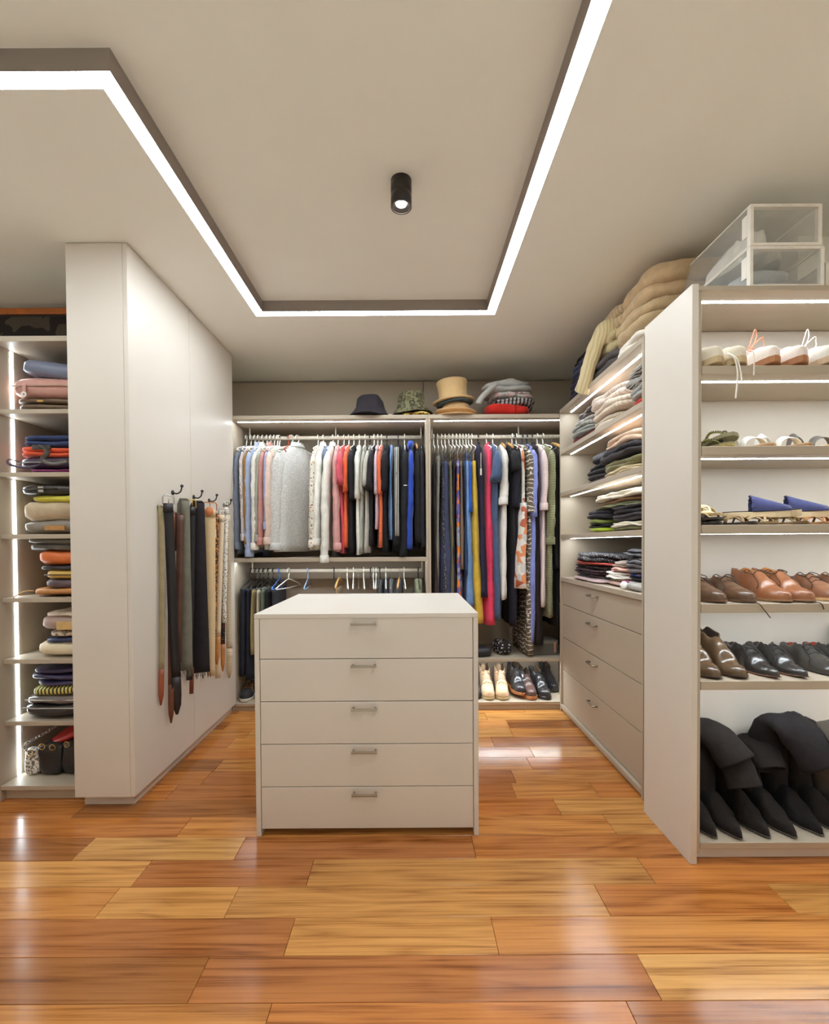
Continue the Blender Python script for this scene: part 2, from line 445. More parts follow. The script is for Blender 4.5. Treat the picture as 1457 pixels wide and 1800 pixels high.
# joints (pixel x at the row's near edge) and board tones of the rows in view; rows are 0.1415 m deep from Y = 1.0806
rows = {0: ([(470, 1790), (1112, 1785)], 'mob'),
        1: ([(345, 1730), (1148, 1730)], 'dby'), 2: ([(-60, 1650), (506, 1655), (872, 1655)], 'mbgm'),
        3: ([(-120, 1590), (186, 1590), (404, 1592), (1064, 1592), (1388, 1592)], 'bmygog'.replace('y', 'g')),
        4: ([(245, 1540), (543, 1540), (1143, 1540)], 'gbgo'), 5: ([(143, 1496), (419, 1496), (834, 1496), (1290, 1500)], 'dymoo'.replace('m', 'b')),
        6: ([(320, 1458), (1078, 1458)], 'omgo'), 7: ([(140, 1425), (620, 1425), (983, 1425)], 'odog'),
        8: ([(300, 1395), (905, 1395), (1050, 1395)], 'obmo'), 9: ([(905, 1370), (360, 1370)], 'obm'),
        10: ([(380, 1350), (935, 1350)], 'dmo'), 11: ([(330, 1331), (940, 1331)], 'bog'), 12: ([(400, 1313), (870, 1313)], 'omb'),
        13: ([(430, 1298), (905, 1298)], 'mgm'), 14: ([(390, 1285), (900, 1285)], 'bmd'), 15: ([(440, 1272), (860, 1272)], 'mgg'), 16: ([(410, 1260), (930, 1260)], 'omg')}
PW, Y0 = 0.1415, 1.0806
for r in range(-19, 21):
    ya, yb = Y0 + r * PW, Y0 + (r + 1) * PW
    if ya >= YF - .03: break
    yb = min(yb, YF - .002)
    if r in rows:
        js, ts = rows[r]; cuts = sorted(at_z(px, py, 0).x for px, py in js)
        ts = list(ts)
    else:
        cuts = []; x = XL + rnd.uniform(.3, 1.2)
        while x < XR - .3: cuts.append(x); x += rnd.uniform(.9, 1.8)
        ts = []
    # fill outwards so that no board is over-long
    while cuts[0] - XL > 1.9: cuts.insert(0, cuts[0] - rnd.uniform(1.0, 1.5)); ts.insert(0, rnd.choice('gmobd'))
    while XR - cuts[-1] > 1.9: cuts.append(cuts[-1] + rnd.uniform(1.0, 1.5))
    xs = [XL] + cuts + [XR]
    for i in range(len(xs) - 1):
        t = ts[i] if i < len(ts) else rnd.choice('gmobdm')
        xa, xb = xs[i], xs[i + 1]
        bm = bmesh.new(); hx, hy = (xb - xa) / 2 - .0006, (yb - ya) / 2 - .0006
        box(bm, -hx, hx, -hy, hy, -.012, 0)
        es = [e for e in bm.edges if all(v.co.z > -.001 for v in e.verts)]
        bmesh.ops.bevel(bm, geom=es, offset=.0011, segments=1, affect='EDGES')
        o = mk('floor_plank', bm, WOOD, floor); o.location = ((xa + xb) / 2, (ya + yb) / 2, 0)
        k = rnd.uniform(.92, 1.08); c = lin(tones[t]); o.color = (c[0] * k, c[1] * k, c[2] * k, 1)

# ================================================================== downlight
P = at_z(705, 318, ZU)
dl = thing('downlight', 'small black cylinder spotlight on the middle of the ceiling', 'ceiling light', (P.x, P.y, ZU))
R = .042
bm = bmesh.new(); lathe(bm, [(.0, 0), (R, 0), (R, -.052), (R * .97, -.053), (R * .97, -.055), (R, -.056), (R, -.104), (R * .86, -.104), (R * .74, -.092), (.0, -.090)], 32)
mk('body', bm, DARKM, dl, True)
bm = bmesh.new(); lathe(bm, [(0, -.0985), (.014, -.0965), (.021, -.0935), (.021, -.0925), (0, -.0925)], 24)
mk('lens', bm, emit((255, 248, 238), SPOT_LED), dl)
bm = bmesh.new(); lathe(bm, [(R, -.1042), (R * 1.0, -.1062), (R * .86, -.1062), (R * .86, -.1042), (R, -.1042)], 32, cap=False)
mk('rim', bm, plain((90, 84, 80), .3, .6), dl, True)

# ================================================================== cabinets
def part(name, bm, mat, root, smooth=False): return mk(name, bm, mat, root, smooth, world=True)
def handle(root, pts, r=.004):
    bm = bmesh.new(); return bm

# --- tall wardrobe on the left
WX = -1.300
ward = thing('wardrobe', 'tall beige wardrobe with flat doors reaching the ceiling, belts hanging on it', 'wardrobe', (-1.45, 2.8, 0))
part('carcass', bx(-1.585, WX - .024, 2.155, 3.385, .062, ZC - .003), BOARD, ward)
part('end_panel', bx(-1.585, WX - .022, 2.13, 2.153, .062, ZC - .003), BOARD, ward)
part('plinth', bx(-1.575, WX - .034, 2.18, 3.385, 0.0, .061), BOARD, ward)
seamY = at_x(338, 1000, WX).y
part('door', bx(WX - .021, WX, 2.13, seamY - .002, .064, ZC - .004), BOARD, ward)
part('door', bx(WX - .021, WX, seamY + .002, 3.383, .064, ZC - .004), BOARD, ward)

# --- bag cabinet, far left
bag = thing('bag_cabinet', 'open lit shelf cabinet full of folded handbags at far left', 'cabinet', (-1.8, 2.5, 0))
BX0, BX1, BY0, BY1 = -2.005, -1.590, 2.235, 2.80
part('side_panel', bx(BX0 - .022, BX0, BY0 - .03, BY1, 0, 2.262), CARC, bag)
part('side_panel', bx(BX1 - .016, BX1, BY0, BY1, 0, 2.235), CARC, bag)
part('back_panel', bx(BX0, BX1 - .016, BY1 - .012, BY1, .05, 2.235), CARC, bag)
part('top_panel', bx(BX0, BX1, BY0 - .03, BY1, 2.236, 2.262), CARC, bag)
bagz = [at_y(70, y, BY0).z for y in (719, 830, 939, 1051, 1159, 1268)]
bagz.append(.078)
for z in bagz[:-1]: part('shelf', bx(BX0 + .001, BX1 - .017, BY0, BY1 - .013, z - .022, z), CARC, bag)
part('bottom_panel', bx(BX0 + .001, BX1 - .017, BY0 - .028, BY1 - .013, bagz[-1] - .022, bagz[-1]), CARC, bag)
part('plinth', bx(BX0, BX1 - .017, BY0 + .0, BY0 + .02, 0, bagz[-1] - .023), CARC, bag)
ys = at_x(27, 1000, BX0).y
LEDB = emit((238, 249, 255), SHELF_LED * .42)
zz = [2.236] + [v for z in bagz[:-1] for v in (z, z - .022)] + [bagz[-1]]
for a, b in zip(zz[::2], zz[1::2]):
    part('light_strip', bx(BX0 + .0005, BX0 + .003, ys - .008, ys + .008, b + .002, a - .006, 0), LEDB, bag)

# --- hanging closets on the back wall
CY0, CY1 = 3.395, 3.925
ZT = at_y(690, 729, CY0).z
xa, xm, xb = at_y(402, 900, CY0).x, at_y(753, 900, CY0).x, at_y(976, 900, CY0).x
SXF = 1.122
xb = 1.30
def closet(label, x0, x1, midz, rods, lows):
    t = thing('hanging_closet', label, 'wardrobe', ((x0 + x1) / 2, (CY0 + CY1) / 2, 0))
    T = .018
    part('side_panel', bx(x0, x0 + T, CY0, CY1, 0, ZT - .03), CARC, t)
    part('side_panel', bx(x1 - T, x1, CY0, CY1, 0, ZT - .03), CARC, t)
    part('back_panel', bx(x0 + T, x1 - T, CY1 - .012, CY1, 0.05, ZT - .03), CARC, t)
    part('top_panel', bx(x0, x1, CY0, CY1, ZT - .029, ZT), CARC, t)
    part('light_strip', bx(x0 + T + .03, x1 - T - .002, CY0 + .065, CY0 + .08, ZT - .0300, ZT - .0292, 0), LED, t)
    for z, th in midz:
        part('shelf', bx(x0 + T + .0005, x1 - T - .0005, CY0 + .002, CY1 - .013, z - th, z), CARC, t)
    for z, ry, xs in rods:
        bm = bmesh.new(); tube(bm, [(x0 + T + .06, ry, z), (x1 - T - .03, ry, z)], .012, 12, flat=(.0085, .015))
        part('rail', bm, RAILM, t, True)
        for px in xs:
            x = at_y(px, 760, ry).x
            bm = bmesh.new(); top = ZT - .03 if z > 1.5 else midz[0][0] - midz[0][1]
            tube(bm, [(x, ry, z - .012), (x, ry, top)], .006, 8)
            part('rail_bracket', bm, RAILM, t, True)
    part('plinth', bx(x0 + T, x1 - T, CY0 + .012, CY0 + .03, 0, .052), CARC, t)
    return t
ROD_Y = 3.64
ROD_Z = at_y(600, 769.5, ROD_Y).z
MIDZ = at_y(600, 980, CY0).z
ROD2_Z = at_y(600, 1003, ROD_Y).z
LOWZ = at_y(900, 1158, CY0).z
BOTZ = at_y(900, 1234, CY0).z
hc1 = closet('left hanging closet with two rails of shirts and trousers behind the island', xa, xm - .0005, [(MIDZ, .032), (BOTZ, .022)], [(ROD_Z, ROD_Y, (439, 590, 740)), (ROD2_Z, ROD_Y, (441, 740))], None)
part('back_rail', bx(xa + .02, xm - .02, CY1 - .03, CY1 - .013, ROD2_Z - .085, ROD2_Z - .02), CARC, hc1)
part('light_strip', bx(xa + .03, xm - .03, CY0 + .065, CY0 + .08, MIDZ - .0331, MIDZ - .0323, 0), LED, hc1)
hc2 = closet('right hanging closet with long dresses above a shelf of boots', xm + .0005, xb, [(LOWZ, .022), (BOTZ, .022)], [(ROD_Z, ROD_Y, (759, 911))], None)
part('light_strip', bx(xm + .03, xb - .02, CY0 + .05, CY0 + .075, LOWZ - .0230, LOWZ - .0222, 0), LED, hc2)

# --- shelving cabinet with drawers on the right
SX0, SX1, SY0, SY1 = SXF, 1.785, 2.18, 3.392
shz = [1.93, 1.621, 1.312, 0.998]
ST = 2.235
shc = thing('shelf_cabinet', 'right hand cabinet with lit shelves of folded sweaters above four drawers', 'cabinet', (1.46, 2.8, 0))
part('side_panel', bx(SX0, SX1, SY0, SY0 + .018, 0.0, ST), CARC, shc)
part('side_panel', bx(SX0, SX1, SY1 - .018, SY1, 0.0, ST - .03), CARC, shc)
part('back_panel', bx(SX1 - .012, SX1, SY0 + .018, SY1 - .018, .05, ST - .03), CARC, shc)
part('top_panel', bx(SX0, SX1, SY0 + .019, SY1, ST - .029, ST), CARC, shc)
for i, z in enumerate(shz):
    part('worktop' if i == 3 else 'shelf', bx(SX0 + .002, SX1 - .013, SY0 + .0185, SY1 - .0185, z - .03, z), CARC, shc)
for z in [ST - .029] + [v - .03 for v in shz[:3]]:
    part('light_strip', bx(SX0 + .062, SX0 + .076, SY0 + .02, SY1 - .05, z - .0010, z - .0002, 0), LED, shc)
dz = [shz[3] - .032, .795, .551, .310, .052]
for i in range(4):
    dr = part('drawer', bx(SX0 + .018, SX0 + .038, SY0 + .021, SY1 - .021, dz[i + 1] + .002, dz[i] - .002), CARC, shc)
    c = at_x((1042, 1041, 1041, 1041)[i], (1048, 1098, 1167, 1237)[i], SX0 + .01)
    bm = bmesh.new(); y, z = c.y, c.z
    tube(bm, [(SX0 + .018, y - .055, z), (SX0 - .008, y - .055, z), (SX0 - .008, y + .055, z), (SX0 + .018, y + .055, z)], .0055, 8)
    part('handle', bm, METAL, dr, True)
part('drawer_box', bx(SX0 + .04, SX1 - .02, SY0 + .03, SY1 - .03, .053, shz[3] - .04), CARC, shc)
part('base_rail', bx(SX0, SX1 - .013, SY0 + .019, SY1 - .019, .022, .050), CARC, shc)
part('plinth', bx(SX0 + .015, SX0 + .03, SY0 + .019, SY1 - .019, 0, .0215), CARC, shc)

# --- shoe cabinet, right foreground
KX0, KX1, KY0, KY1 = 1.108, 2.62, 1.755, 2.105
khz = [at_y(1350, y, KY0).z for y in (641.5, 783.5, 922, 1061.5, 1197.5)]
KT, KB = at_y(1350, 501.5, KY0).z, at_y(1350, 1482, KY0).z
kc = thing('shoe_cabinet', 'open shoe cabinet with lit shelves and a tall pale side panel', 'cabinet', (1.8, 1.93, 0))
part('side_panel', bx(KX0 - .026, KX0, KY0 - .01, KY1 - .01, 0.0, KT + .002), BOARD, kc)
part('inner_panel', bx(KX0 + .0005, KX0 + .02, KY0 + .004, KY1 - .01, .03, KT - .019), CARC, kc)
part('side_panel', bx(KX1 - .02, KX1, KY0, KY1, 0.0, KT - .02), BOARD, kc)
part('back_panel', bx(KX0 + .02, KX1 - .02, KY1 - .012, KY1, .05, KT - .02), BOARD, kc)
part('top_panel', bx(KX0 + .001, KX1, KY0, KY1, KT - .018, KT), CARC, kc)
for z in khz: part('shelf', bx(KX0 + .021, KX1 - .021, KY0 + .002, KY1 - .013, z - .034, z), CARC, kc)
for i, z in enumerate([KT - .018] + [v - .034 for v in khz]):
    part('light_strip', bx(KX0 + .022, KX1 - .022, KY0 + .077, KY0 + .093, z - .0010, z - .0002, 0), LED, kc)
part('bottom_panel', bx(KX0 + .021, KX1 - .021, KY0 + .003, KY1 - .013, KB - .024, KB), CARC, kc)
part('plinth', bx(KX0 + .021, KX1 - .021, KY0 + .03, KY0 + .05, 0.0, KB - .0245), BOARD, kc)

# --- island chest of drawers
IY0 = 1.93
i0, i1 = at_y(448.5, 1280, IY0), at_y(841, 1280, IY0)
IX0, IX1 = i0.x, i1.x
IZ = at_y(645, 1078.5, IY0).z
IY1 = IY0 + .785
isl = thing('drawer_island', 'beige island chest of five drawers standing in the middle of the floor', 'chest of drawers', ((IX0 + IX1) / 2, (IY0 + IY1) / 2, 0))
part('top_panel', bx(IX0, IX1, IY0, IY1, IZ - .019, IZ, .0012), BOARD, isl)
part('side_panel', bx(IX0, IX0 + .021, IY0 + .0005, IY1, 0, IZ - .0195), BOARD, isl)
part('side_panel', bx(IX1 - .021, IX1, IY0 + .0005, IY1, 0, IZ - .0195), BOARD, isl)
part('back_panel', bx(IX0 + .021, IX1 - .021, IY1 - .02, IY1, .05, IZ - .0195), BOARD, isl)
part('drawer_box', bx(IX0 + .03, IX1 - .03, IY0 + .03, IY1 - .021, .06, IZ - .03), plain((60, 52, 46), .8), isl)
part('plinth', bx(IX0 + .0215, IX1 - .0215, IY0 + .06, IY0 + .08, 0, .06), CARC, isl)
iz = [at_y(645, y, IY0).z for y in (1084.5, 1158, 1233, 1308, 1383, 1457)]
for i in range(5):
    d = part('drawer', bx(IX0 + .0235, IX1 - .0235, IY0 + .002, IY0 + .022, iz[i + 1] + .0016, iz[i] - .0016, .001), BOARD, isl)
    c = at_y(640, (1097.5, 1172, 1248.5, 1323.5, 1399)[i], IY0 - .025); xh0, xh1 = at_y(617.5, 1200, IY0).x, at_y(662.5, 1200, IY0).x
    bm = bmesh.new(); z = c.z
    box(bm, xh0, xh1, IY0 - .028, IY0 - .019, z - .005, z + .005, .001)
    box(bm, xh0 + .004, xh0 + .012, IY0 - .02, IY0 + .002, z - .004, z + .004); box(bm, xh1 - .012, xh1 - .004, IY0 - .02, IY0 + .002, z - .004, z + .004)
    part('handle', bm, METAL, d)

# --- framed picture above the bag cabinet
fz0, fz1, fy = 2.263, at_y(64, 540.5, 2.62).z, 2.62
pic = thing('framed_picture', 'dark framed picture with orange wood edge standing above the bag cabinet', 'picture', (-1.9, fy, fz0))
bm = bmesh.new(); box(bm, -2.6, -1.60, fy, fy + .03, fz1 - .035, fz1, .004)
part('frame', bm, leather((176, 98, 40), .35), pic)
part('backing', bx(-2.6, -1.60, fy + .012, fy + .028, fz0, fz1 - .036, 0), plain((34, 28, 28), .7), pic)
part('print', bx(-2.58, -1.605, fy + .006, fy + .0118, fz0 + .12, fz1 - .05, 0), printed([(34, 28, 28), (42, 36, 34), (76, 68, 58), (36, 31, 31)], 4.5, 'camo'), pic)

# ================================================================== builders for the contents
RN = random.Random(5)
def pillow(bm, w, d, h, z0=0.0, amp=.008, wr=.003, p=3.2, seed=0.0, n=(13, 9, 3), cx=0.0, cy=0.0, mi=0, slope=0.0, bend=0.0):
    """soft slab: a rounded block whose surface is pushed about by folds"""
    nx, ny, nk = n; V = {}
    def vert(i, j, k):
        key = (i, j, k)
        if key in V: return V[key]
        u, v, t = 2 * i / nx - 1, 2 * j / ny - 1, 2 * k / nk - 1
        L = (abs(u) ** p + abs(v) ** p + abs(t) ** p) ** (1 / p)
        x, y, z = u / L * w / 2, v / L * d / 2, t / L * h / 2
        q = Vector((x * 8 + seed * 3.1, y * 8 - seed, z * 14 + seed * 1.7))
        x += amp * noise.noise(q); y += amp * noise.noise(q + Vector((11, 5, 3)))
        z += amp * .9 * noise.noise(q + Vector((3, 17, 9))) + wr * noise.noise(q * 4.0)
        z += slope * x + bend * ((2 * x / w) ** 2)
        V[key] = bm.verts.new((cx + x, cy + y, z0 + h / 2 + z)); return V[key]
    def quad(a, b, c, e): bm.faces.new((a, b, c, e)).material_index = mi
    for i in range(nx):
        for j in range(ny):
            quad(vert(i, j, 0), vert(i, j + 1, 0), vert(i + 1, j + 1, 0), vert(i + 1, j, 0))
            quad(vert(i, j, nk), vert(i + 1, j, nk), vert(i + 1, j + 1, nk), vert(i, j + 1, nk))
    for k in range(nk):
        for i in range(nx):
            quad(vert(i, 0, k), vert(i + 1, 0, k), vert(i + 1, 0, k + 1), vert(i, 0, k + 1))
            quad(vert(i, ny, k), vert(i, ny, k + 1), vert(i + 1, ny, k + 1), vert(i + 1, ny, k))
        for j in range(ny):
            quad(vert(0, j, k), vert(0, j, k + 1), vert(0, j + 1, k + 1), vert(0, j + 1, k))
            quad(vert(nx, j, k), vert(nx, j + 1, k), vert(nx, j + 1, k + 1), vert(nx, j, k + 1))
    return bm
_seed = [0.0]
def seed():
    _seed[0] += 1.37; return _seed[0]

def folded(name, label, cat, loc, w, d, h, mat, rotz=0.0, layers=2, group=None, amp=None, slope=0.0, bend=0.0, roll=0.0):
    """a folded garment: its layers lie on one another and bulge at the front fold"""
    bm = bmesh.new(); s = seed(); lh = h / layers
    for k in range(layers):
        r = RN.uniform(-1, 1)
        pillow(bm, w * (1 + .06 * r), d * (1 - .03 * k), lh * 1.3, z0=k * lh - (0 if k == 0 else lh * .15), amp=amp if amp else min(.022, .008 + h * .16), wr=min(.007, .003 + h * .04), p=3.8,
               seed=s + k * .35, cx=.016 * r, cy=RN.uniform(-.014, .006), slope=slope, bend=bend, n=(18, 12, 4))
    lo = min(v.co.z for v in bm.verts)
    if slope == 0:
        for v in bm.verts: v.co.z = max(v.co.z - lo * .5, .0006)
    else:
        for v in bm.verts: v.co.z -= lo - .0006
    o = mk(name, bm, mat, None, True)
    o.location = loc; o.rotation_euler = (0, roll, rotz)
    tag(o, label, cat, group); return o

# ---- hanging clothes -------------------------------------------------
def hook_bm(kind):
    bm = bmesh.new(); R = .0215
    pts = [(0, R * math.cos(a), R * math.sin(a)) for a in [math.radians(d) for d in range(205, -31, -20)]]
    pts += [(0, .006, -.03), (0, 0, -.045), (0, 0, -.064)]
    tube(bm, pts, .0052 if kind == 'plastic' else .002, 6); return bm
def arms_bm(kind, hw=.2):
    bm = bmesh.new()
    if kind == 'wood':
        tube(bm, smoothpath([(0, -hw, -.125), (0, -hw * .5, -.085), (0, 0, -.062), (0, hw * .5, -.085), (0, hw, -.125)], 5), .011, 8, flat=(.007, .012))
    else:
        r = .0042 if kind == 'plastic' else .002
        tube(bm, smoothpath([(0, -hw, -.130), (0, -hw * .95, -.118), (0, -hw * .5, -.09), (0, 0, -.064), (0, hw * .5, -.09), (0, hw * .95, -.118), (0, hw, -.130)], 3), r, 6)
        tube(bm, [(0, -hw, -.130), (0, 0, -.135), (0, hw, -.130)], r, 6)
    return bm
HM = {'white': plain((238, 234, 226), .35), 'black': plain((36, 33, 34), .4), 'wire': plain((178, 172, 165), .3, .9), 'wood': leather((196, 150, 92), .4, .5, .12),
      'red': plain((190, 70, 40), .4), 'blue': plain((64, 108, 190), .35), 'paleblue': plain((140, 170, 205), .35)}
_hmesh = {}
def hanger(x, label, col='white', y=None, z=None, rotz=0.0, hw=.2):
    kind = 'wire' if col == 'wire' else ('wood' if col == 'wood' else 'plastic')
    t = thing('clothes_hanger', label, 'hanger', (x, y if y else ROD_Y, (z if z else ROD_Z)), rotz, 'hangers on the closet rails')
    for nm, fn in (('hook', hook_bm), ('arms', arms_bm)):
        key = (nm, kind, col)
        if key not in _hmesh:
            o = mk(nm, fn(kind), HM['wire'] if (nm == 'hook' and kind == 'wood') else HM[col], t, True); _hmesh[key] = o.data
        else:
            o = bpy.data.objects.new(nm, _hmesh[key]); link(o, t)
    return t
def slab_rings(prof, n=26, fold=.010, freq=3.2, sd=0.0, lean=0.0, flare=0.0):
    """rings of a hanging cloth body; prof = [(z, half depth, half thickness)]"""
    rings = []; z0, z1 = prof[0][0], prof[-1][0]
    P = []
    for (a, b) in zip(prof[:-1], prof[1:]):
        m = max(1, int(abs(b[0] - a[0]) / .055))
        for k in range(m): P.append(tuple(a[i] + (b[i] - a[i]) * k / m for i in range(3)))
    P.append(prof[-1])
    for z, hy, hx in P:
        s = min(1.0, (z0 - z) / max(.3, (z0 - z1)) * 1.3)
        ring = []
        for k in range(n):
            a = 2 * math.pi * k / n; c, sn = math.cos(a), math.sin(a)
            y = -hy * math.copysign(abs(c) ** .8, c); x = hx * math.copysign(abs(sn) ** .7, sn)
            q = y * 10
            x += fold * s * (math.sin(freq * q + sd * 5 + 1.6 * nz(z * 2, sd)) * .8 + nz(q * .9, z * 2.2, sd) * 1.1) + lean * s
            x += hx * .25 * nz(q * 2.2, z * 7, sd + 4) * (1 if sn > 0 else -1)
            y += .012 * s * nz(z * 4, sd, 3.0 + c)
            ring.append(Vector((x, y, z + (.014 * s * nz(y * 9, sd + 2) if z < z0 - .3 else 0))))
        rings.append(ring)
    return rings
def sleeve_bm(sgn, ys, zs, length, rx0, ry0, rx1, ry1, sd, lean=0.0, out=.03):
    bm = bmesh.new(); rings = []; n = 12; m = max(6, int(length / .035))
    for i in range(m + 1):
        t = i / m
        cy = sgn * (ys + out * math.sin(min(1, t * 1.6) * 1.57) * .8); cz = zs - length * t
        rx, ry = rx0 + (rx1 - rx0) * t, ry0 + (ry1 - ry0) * t
        if i == 0: rx, ry = rx * .35, ry * .3
        elif i == 1: rx, ry = rx * .75, ry * .75
        cx = lean * t + .010 * nz(t * 3.1, sd, 1.0) * t
        ring = []
        for k in range(n):
            a = 2 * math.pi * k / n
            w = 1 + .30 * nz(math.cos(a) * 1.5 + sd, math.sin(a) * 1.5, t * length * 17)
            ring.append(Vector((cx + rx * w * math.cos(a), cy + ry * w * math.sin(a), cz + sgn * .35 * ry * math.sin(a) * (1 if i == 0 else .25))))
        rings.append(ring)
    loft(bm, rings); return bm
USED = set()
def garment(kind, name, label, cat, px, hem, mat, sleeve=None, hx=.02, col='white', rotz=0.0, hl=None, rail=1, cuffmat=None, group=None, drop=0.0, front=3.45, lean=0.0, collar=False, hw=.2, bodymat=None, sy=1.0, sout=.035):
    ry, rz = ROD_Y, (ROD_Z if rail == 1 else ROD2_Z)
    x = at_y(px, 769 if rail == 1 else 1003, ry).x
    z1 = at_y(px, hem, front).z - rz
    sd = seed(); rotz += RN.uniform(-.028, .028) if hx < .02 else RN.uniform(-.07, .06)
    lean = lean or RN.uniform(-.022, .012)
    if hl: hanger(x, hl, col, ry, rz, rotz, hw)
    t = thing(name, label, cat, (x, ry, rz), rotz, group)
    if sy != 1: t.scale = (1, sy, 1)
    zt = -.068 - drop
    if kind in ('shirt', 'tee', 'jacket'):
        prof = [(zt, .045, hx * .8), (zt - .015, .075, hx), (zt - .062, .16, hx * .9), (zt - .11, .20, hx * .95), (zt - .27, .21, hx * 1.2), (z1, .225, hx * 1.5)]
    elif kind == 'dress':
        prof = [(zt, .05, hx * .7), (zt - .02, .09, hx * .9), (zt - .06, .15, hx), (zt - .22, .165, hx), (zt - .42, .15, hx * .95), (z1, .21, hx * 1.7)]
    elif kind == 'skirt':
        prof = [(zt - .1, .14, hx * .6), (zt - .14, .145, hx * .7), (zt - .4, .16, hx * 1.0), (z1, .2, hx * 1.7)]
    elif kind == 'trousers':
        prof = [(zt - .065, .17, hx * 1.1), (zt - .09, .175, hx * .9), (z1, .17, hx * 1.2)]
    elif kind == 'strap':
        prof = [(zt - .12, .045, hx * .8), (zt - .2, .05, hx), (z1, .05, hx * 1.3)]
    bm = bmesh.new()
    loft(bm, slab_rings(prof, sd=sd, fold=.006 + hx * .35, lean=lean))
    mk('body', bm, bodymat or mat, t, True)
    if kind in ('dress', 'skirt') and hem > 0:                 # straps or waistband over the hanger
        bm = bmesh.new()
        if kind == 'skirt':
            tube(bm, [(0, -.1, -.1 - drop), (0, -.1, zt - .11)], .003, 6); tube(bm, [(0, .1, -.1 - drop), (0, .1, zt - .11)], .003, 6)
        else:
            tube(bm, smoothpath([(hx * .6, -.06, zt - .03), (0, -.062, zt + .012), (-hx * .6, -.06, zt - .03)], 4), .004, 6)
        mk('strap', bm, mat, t, True)
    if sleeve:
        zs = zt - .085; ln = zs - (at_y(px, sleeve, 3.40).z - rz)
        short = ln < .3
        for sg in (-1, 1):
            so = (sout if not short else .06) if sg < 0 else -.02
            ysl = (.19 if not short else .2) if sg < 0 else .165
            bm = sleeve_bm(sg, ysl, zs, ln, hx * 1.25, .06, hx * (1.8 if short else 1.3), .085 if short and sg < 0 else (.07 if short else .045), sd + sg, lean, so)
            s = mk('sleeve', bm, mat, t, True)
            if not short and kind == 'shirt':
                cz = zs - ln; cyy = sg * (ysl + so * .8)
                bm = bmesh.new(); rings = []
                for dz, k in ((.055, 1.04), (.054, 1.12), (.003, 1.14), (.0, 1.08)):
                    rings.append([Vector((lean * (1 - dz / ln) + .010 * nz(3.1, sd + sg, 1.0) + hx * 1.38 * k * math.cos(a), cyy + .047 * k * math.sin(a), cz + dz - .004)) for a in [2 * math.pi * q / 12 for q in range(12)]])
                loft(bm, rings); mk('cuff', bm, cuffmat or mat, s, True)
    if collar:
        bm = bmesh.new(); rings = []
        for zz, k in ((.0, 1.0), (.022, .9), (.024, 1.0), (.004, 1.25), (-.012, 1.4)):
            rings.append([Vector((hx * 1.0 * k * math.cos(a), .052 * k * math.sin(a), zt + zz + .004)) for a in [2 * math.pi * q / 16 for q in range(16)]])
        loft(bm, rings, False, False); mk('collar', bm, mat, t, True)
    return t

# ---- shoes ------------------------------------------------------------
def interp(tab, s):
    for (a, va), (b, vb) in zip(tab[:-1], tab[1:]):
        if s <= b:
            t = (s - a) / (b - a); t = t * t * (3 - 2 * t); return va + (vb - va) * t
    return tab[-1][1]
W_ROUND = [(0, .012), (.025, .024), (.1, .033), (.25, .034), (.42, .033), (.66, .047), (.8, .045), (.9, .036), (.965, .022), (1, .005)]
W_POINT = [(0, .012), (.025, .024), (.1, .032), (.25, .033), (.42, .031), (.64, .045), (.78, .037), (.9, .021), (.965, .011), (1, .003)]
def sstep(a, b, x):
    t = max(0, min(1, (x - a) / (b - a))); return t * t * (3 - 2 * t)
SH_Y = {}
class Last:
    def __init__(s, L=.29, wt=W_ROUND, wk=1.0, hc=.06, hi=.085, toe=.034, heel=.018, th=.008, spring=.008, open_=(.035, .40), sole_w=.003, close=False, lean=0.0):
        s.L, s.wt, s.wk, s.hc, s.hi, s.toe, s.heel, s.th, s.spring, s.open, s.sw, s.close, s.lean = L, wt, wk, hc, hi, toe, heel, th, spring, open_, sole_w, close, lean
    def y(s, t): return s.L * (.5 - t)
    def w(s, t): return interp(s.wt, t) * s.wk
    def ztop(s, t): return s.th + s.heel * (1 - sstep(.18, .62, t)) + s.spring * max(0, (t - .72) / .28) ** 2
    def zbot(s, t):
        z = s.spring * max(0, (t - .72) / .28) ** 2
        if s.heel > .006: z += max(0, s.ztop(t) - s.th) * sstep(.27, .29, t)
        return z
    def h(s, t):
        return interp([(0, s.hc * .93), (.06, s.hc), (.25, s.hc * .92), (s.open[1] - .02, max(s.hc * .93, s.hi * .98)), (.46, s.hi), (.62, s.hi * .74), (.74, s.toe * 1.28), (.9, s.toe), (.97, s.toe * .75), (1, s.toe * .3)], t)
    def pt(s, t, u):
        """point of the upper at station t, across u in -1..1"""
        w, h = s.w(t), s.h(t); zb = s.ztop(t) - .001; au, sg = abs(u), (1 if u >= 0 else -1)
        a = au * math.pi / 2
        dx, dz = w * math.sin(a) ** .82 if au > 0 else 0, h * math.cos(a) ** .75 if au < 1 else 0
        o = 0 if s.close else sstep(s.open[0], s.open[0] + .03, t) * (1 - sstep(s.open[1], s.open[1] + .05, t))
        if o > 0:
            wt = w * .86 if s.hc < .09 else w * .98
            if au > .46:
                q = (1 - au) / .54; ox, oz = w + (wt - w) * q + .004 * math.sin(q * 3.14), h * q
            elif au > .36: ox, oz = wt - .004 * (.46 - au) / .1, h * (1 - .03 * (.46 - au) / .1)
            else:
                q = au / .36; ox, oz = (wt - .005) * min(1, q * 1.3), .012 + (h * .97 - .012) * sstep(.45, 1, q)
            dx, dz = dx + (ox - dx) * o, dz + (oz - dz) * o
        return Vector((sg * dx + s.lean * dz, s.y(t), zb + dz)), o
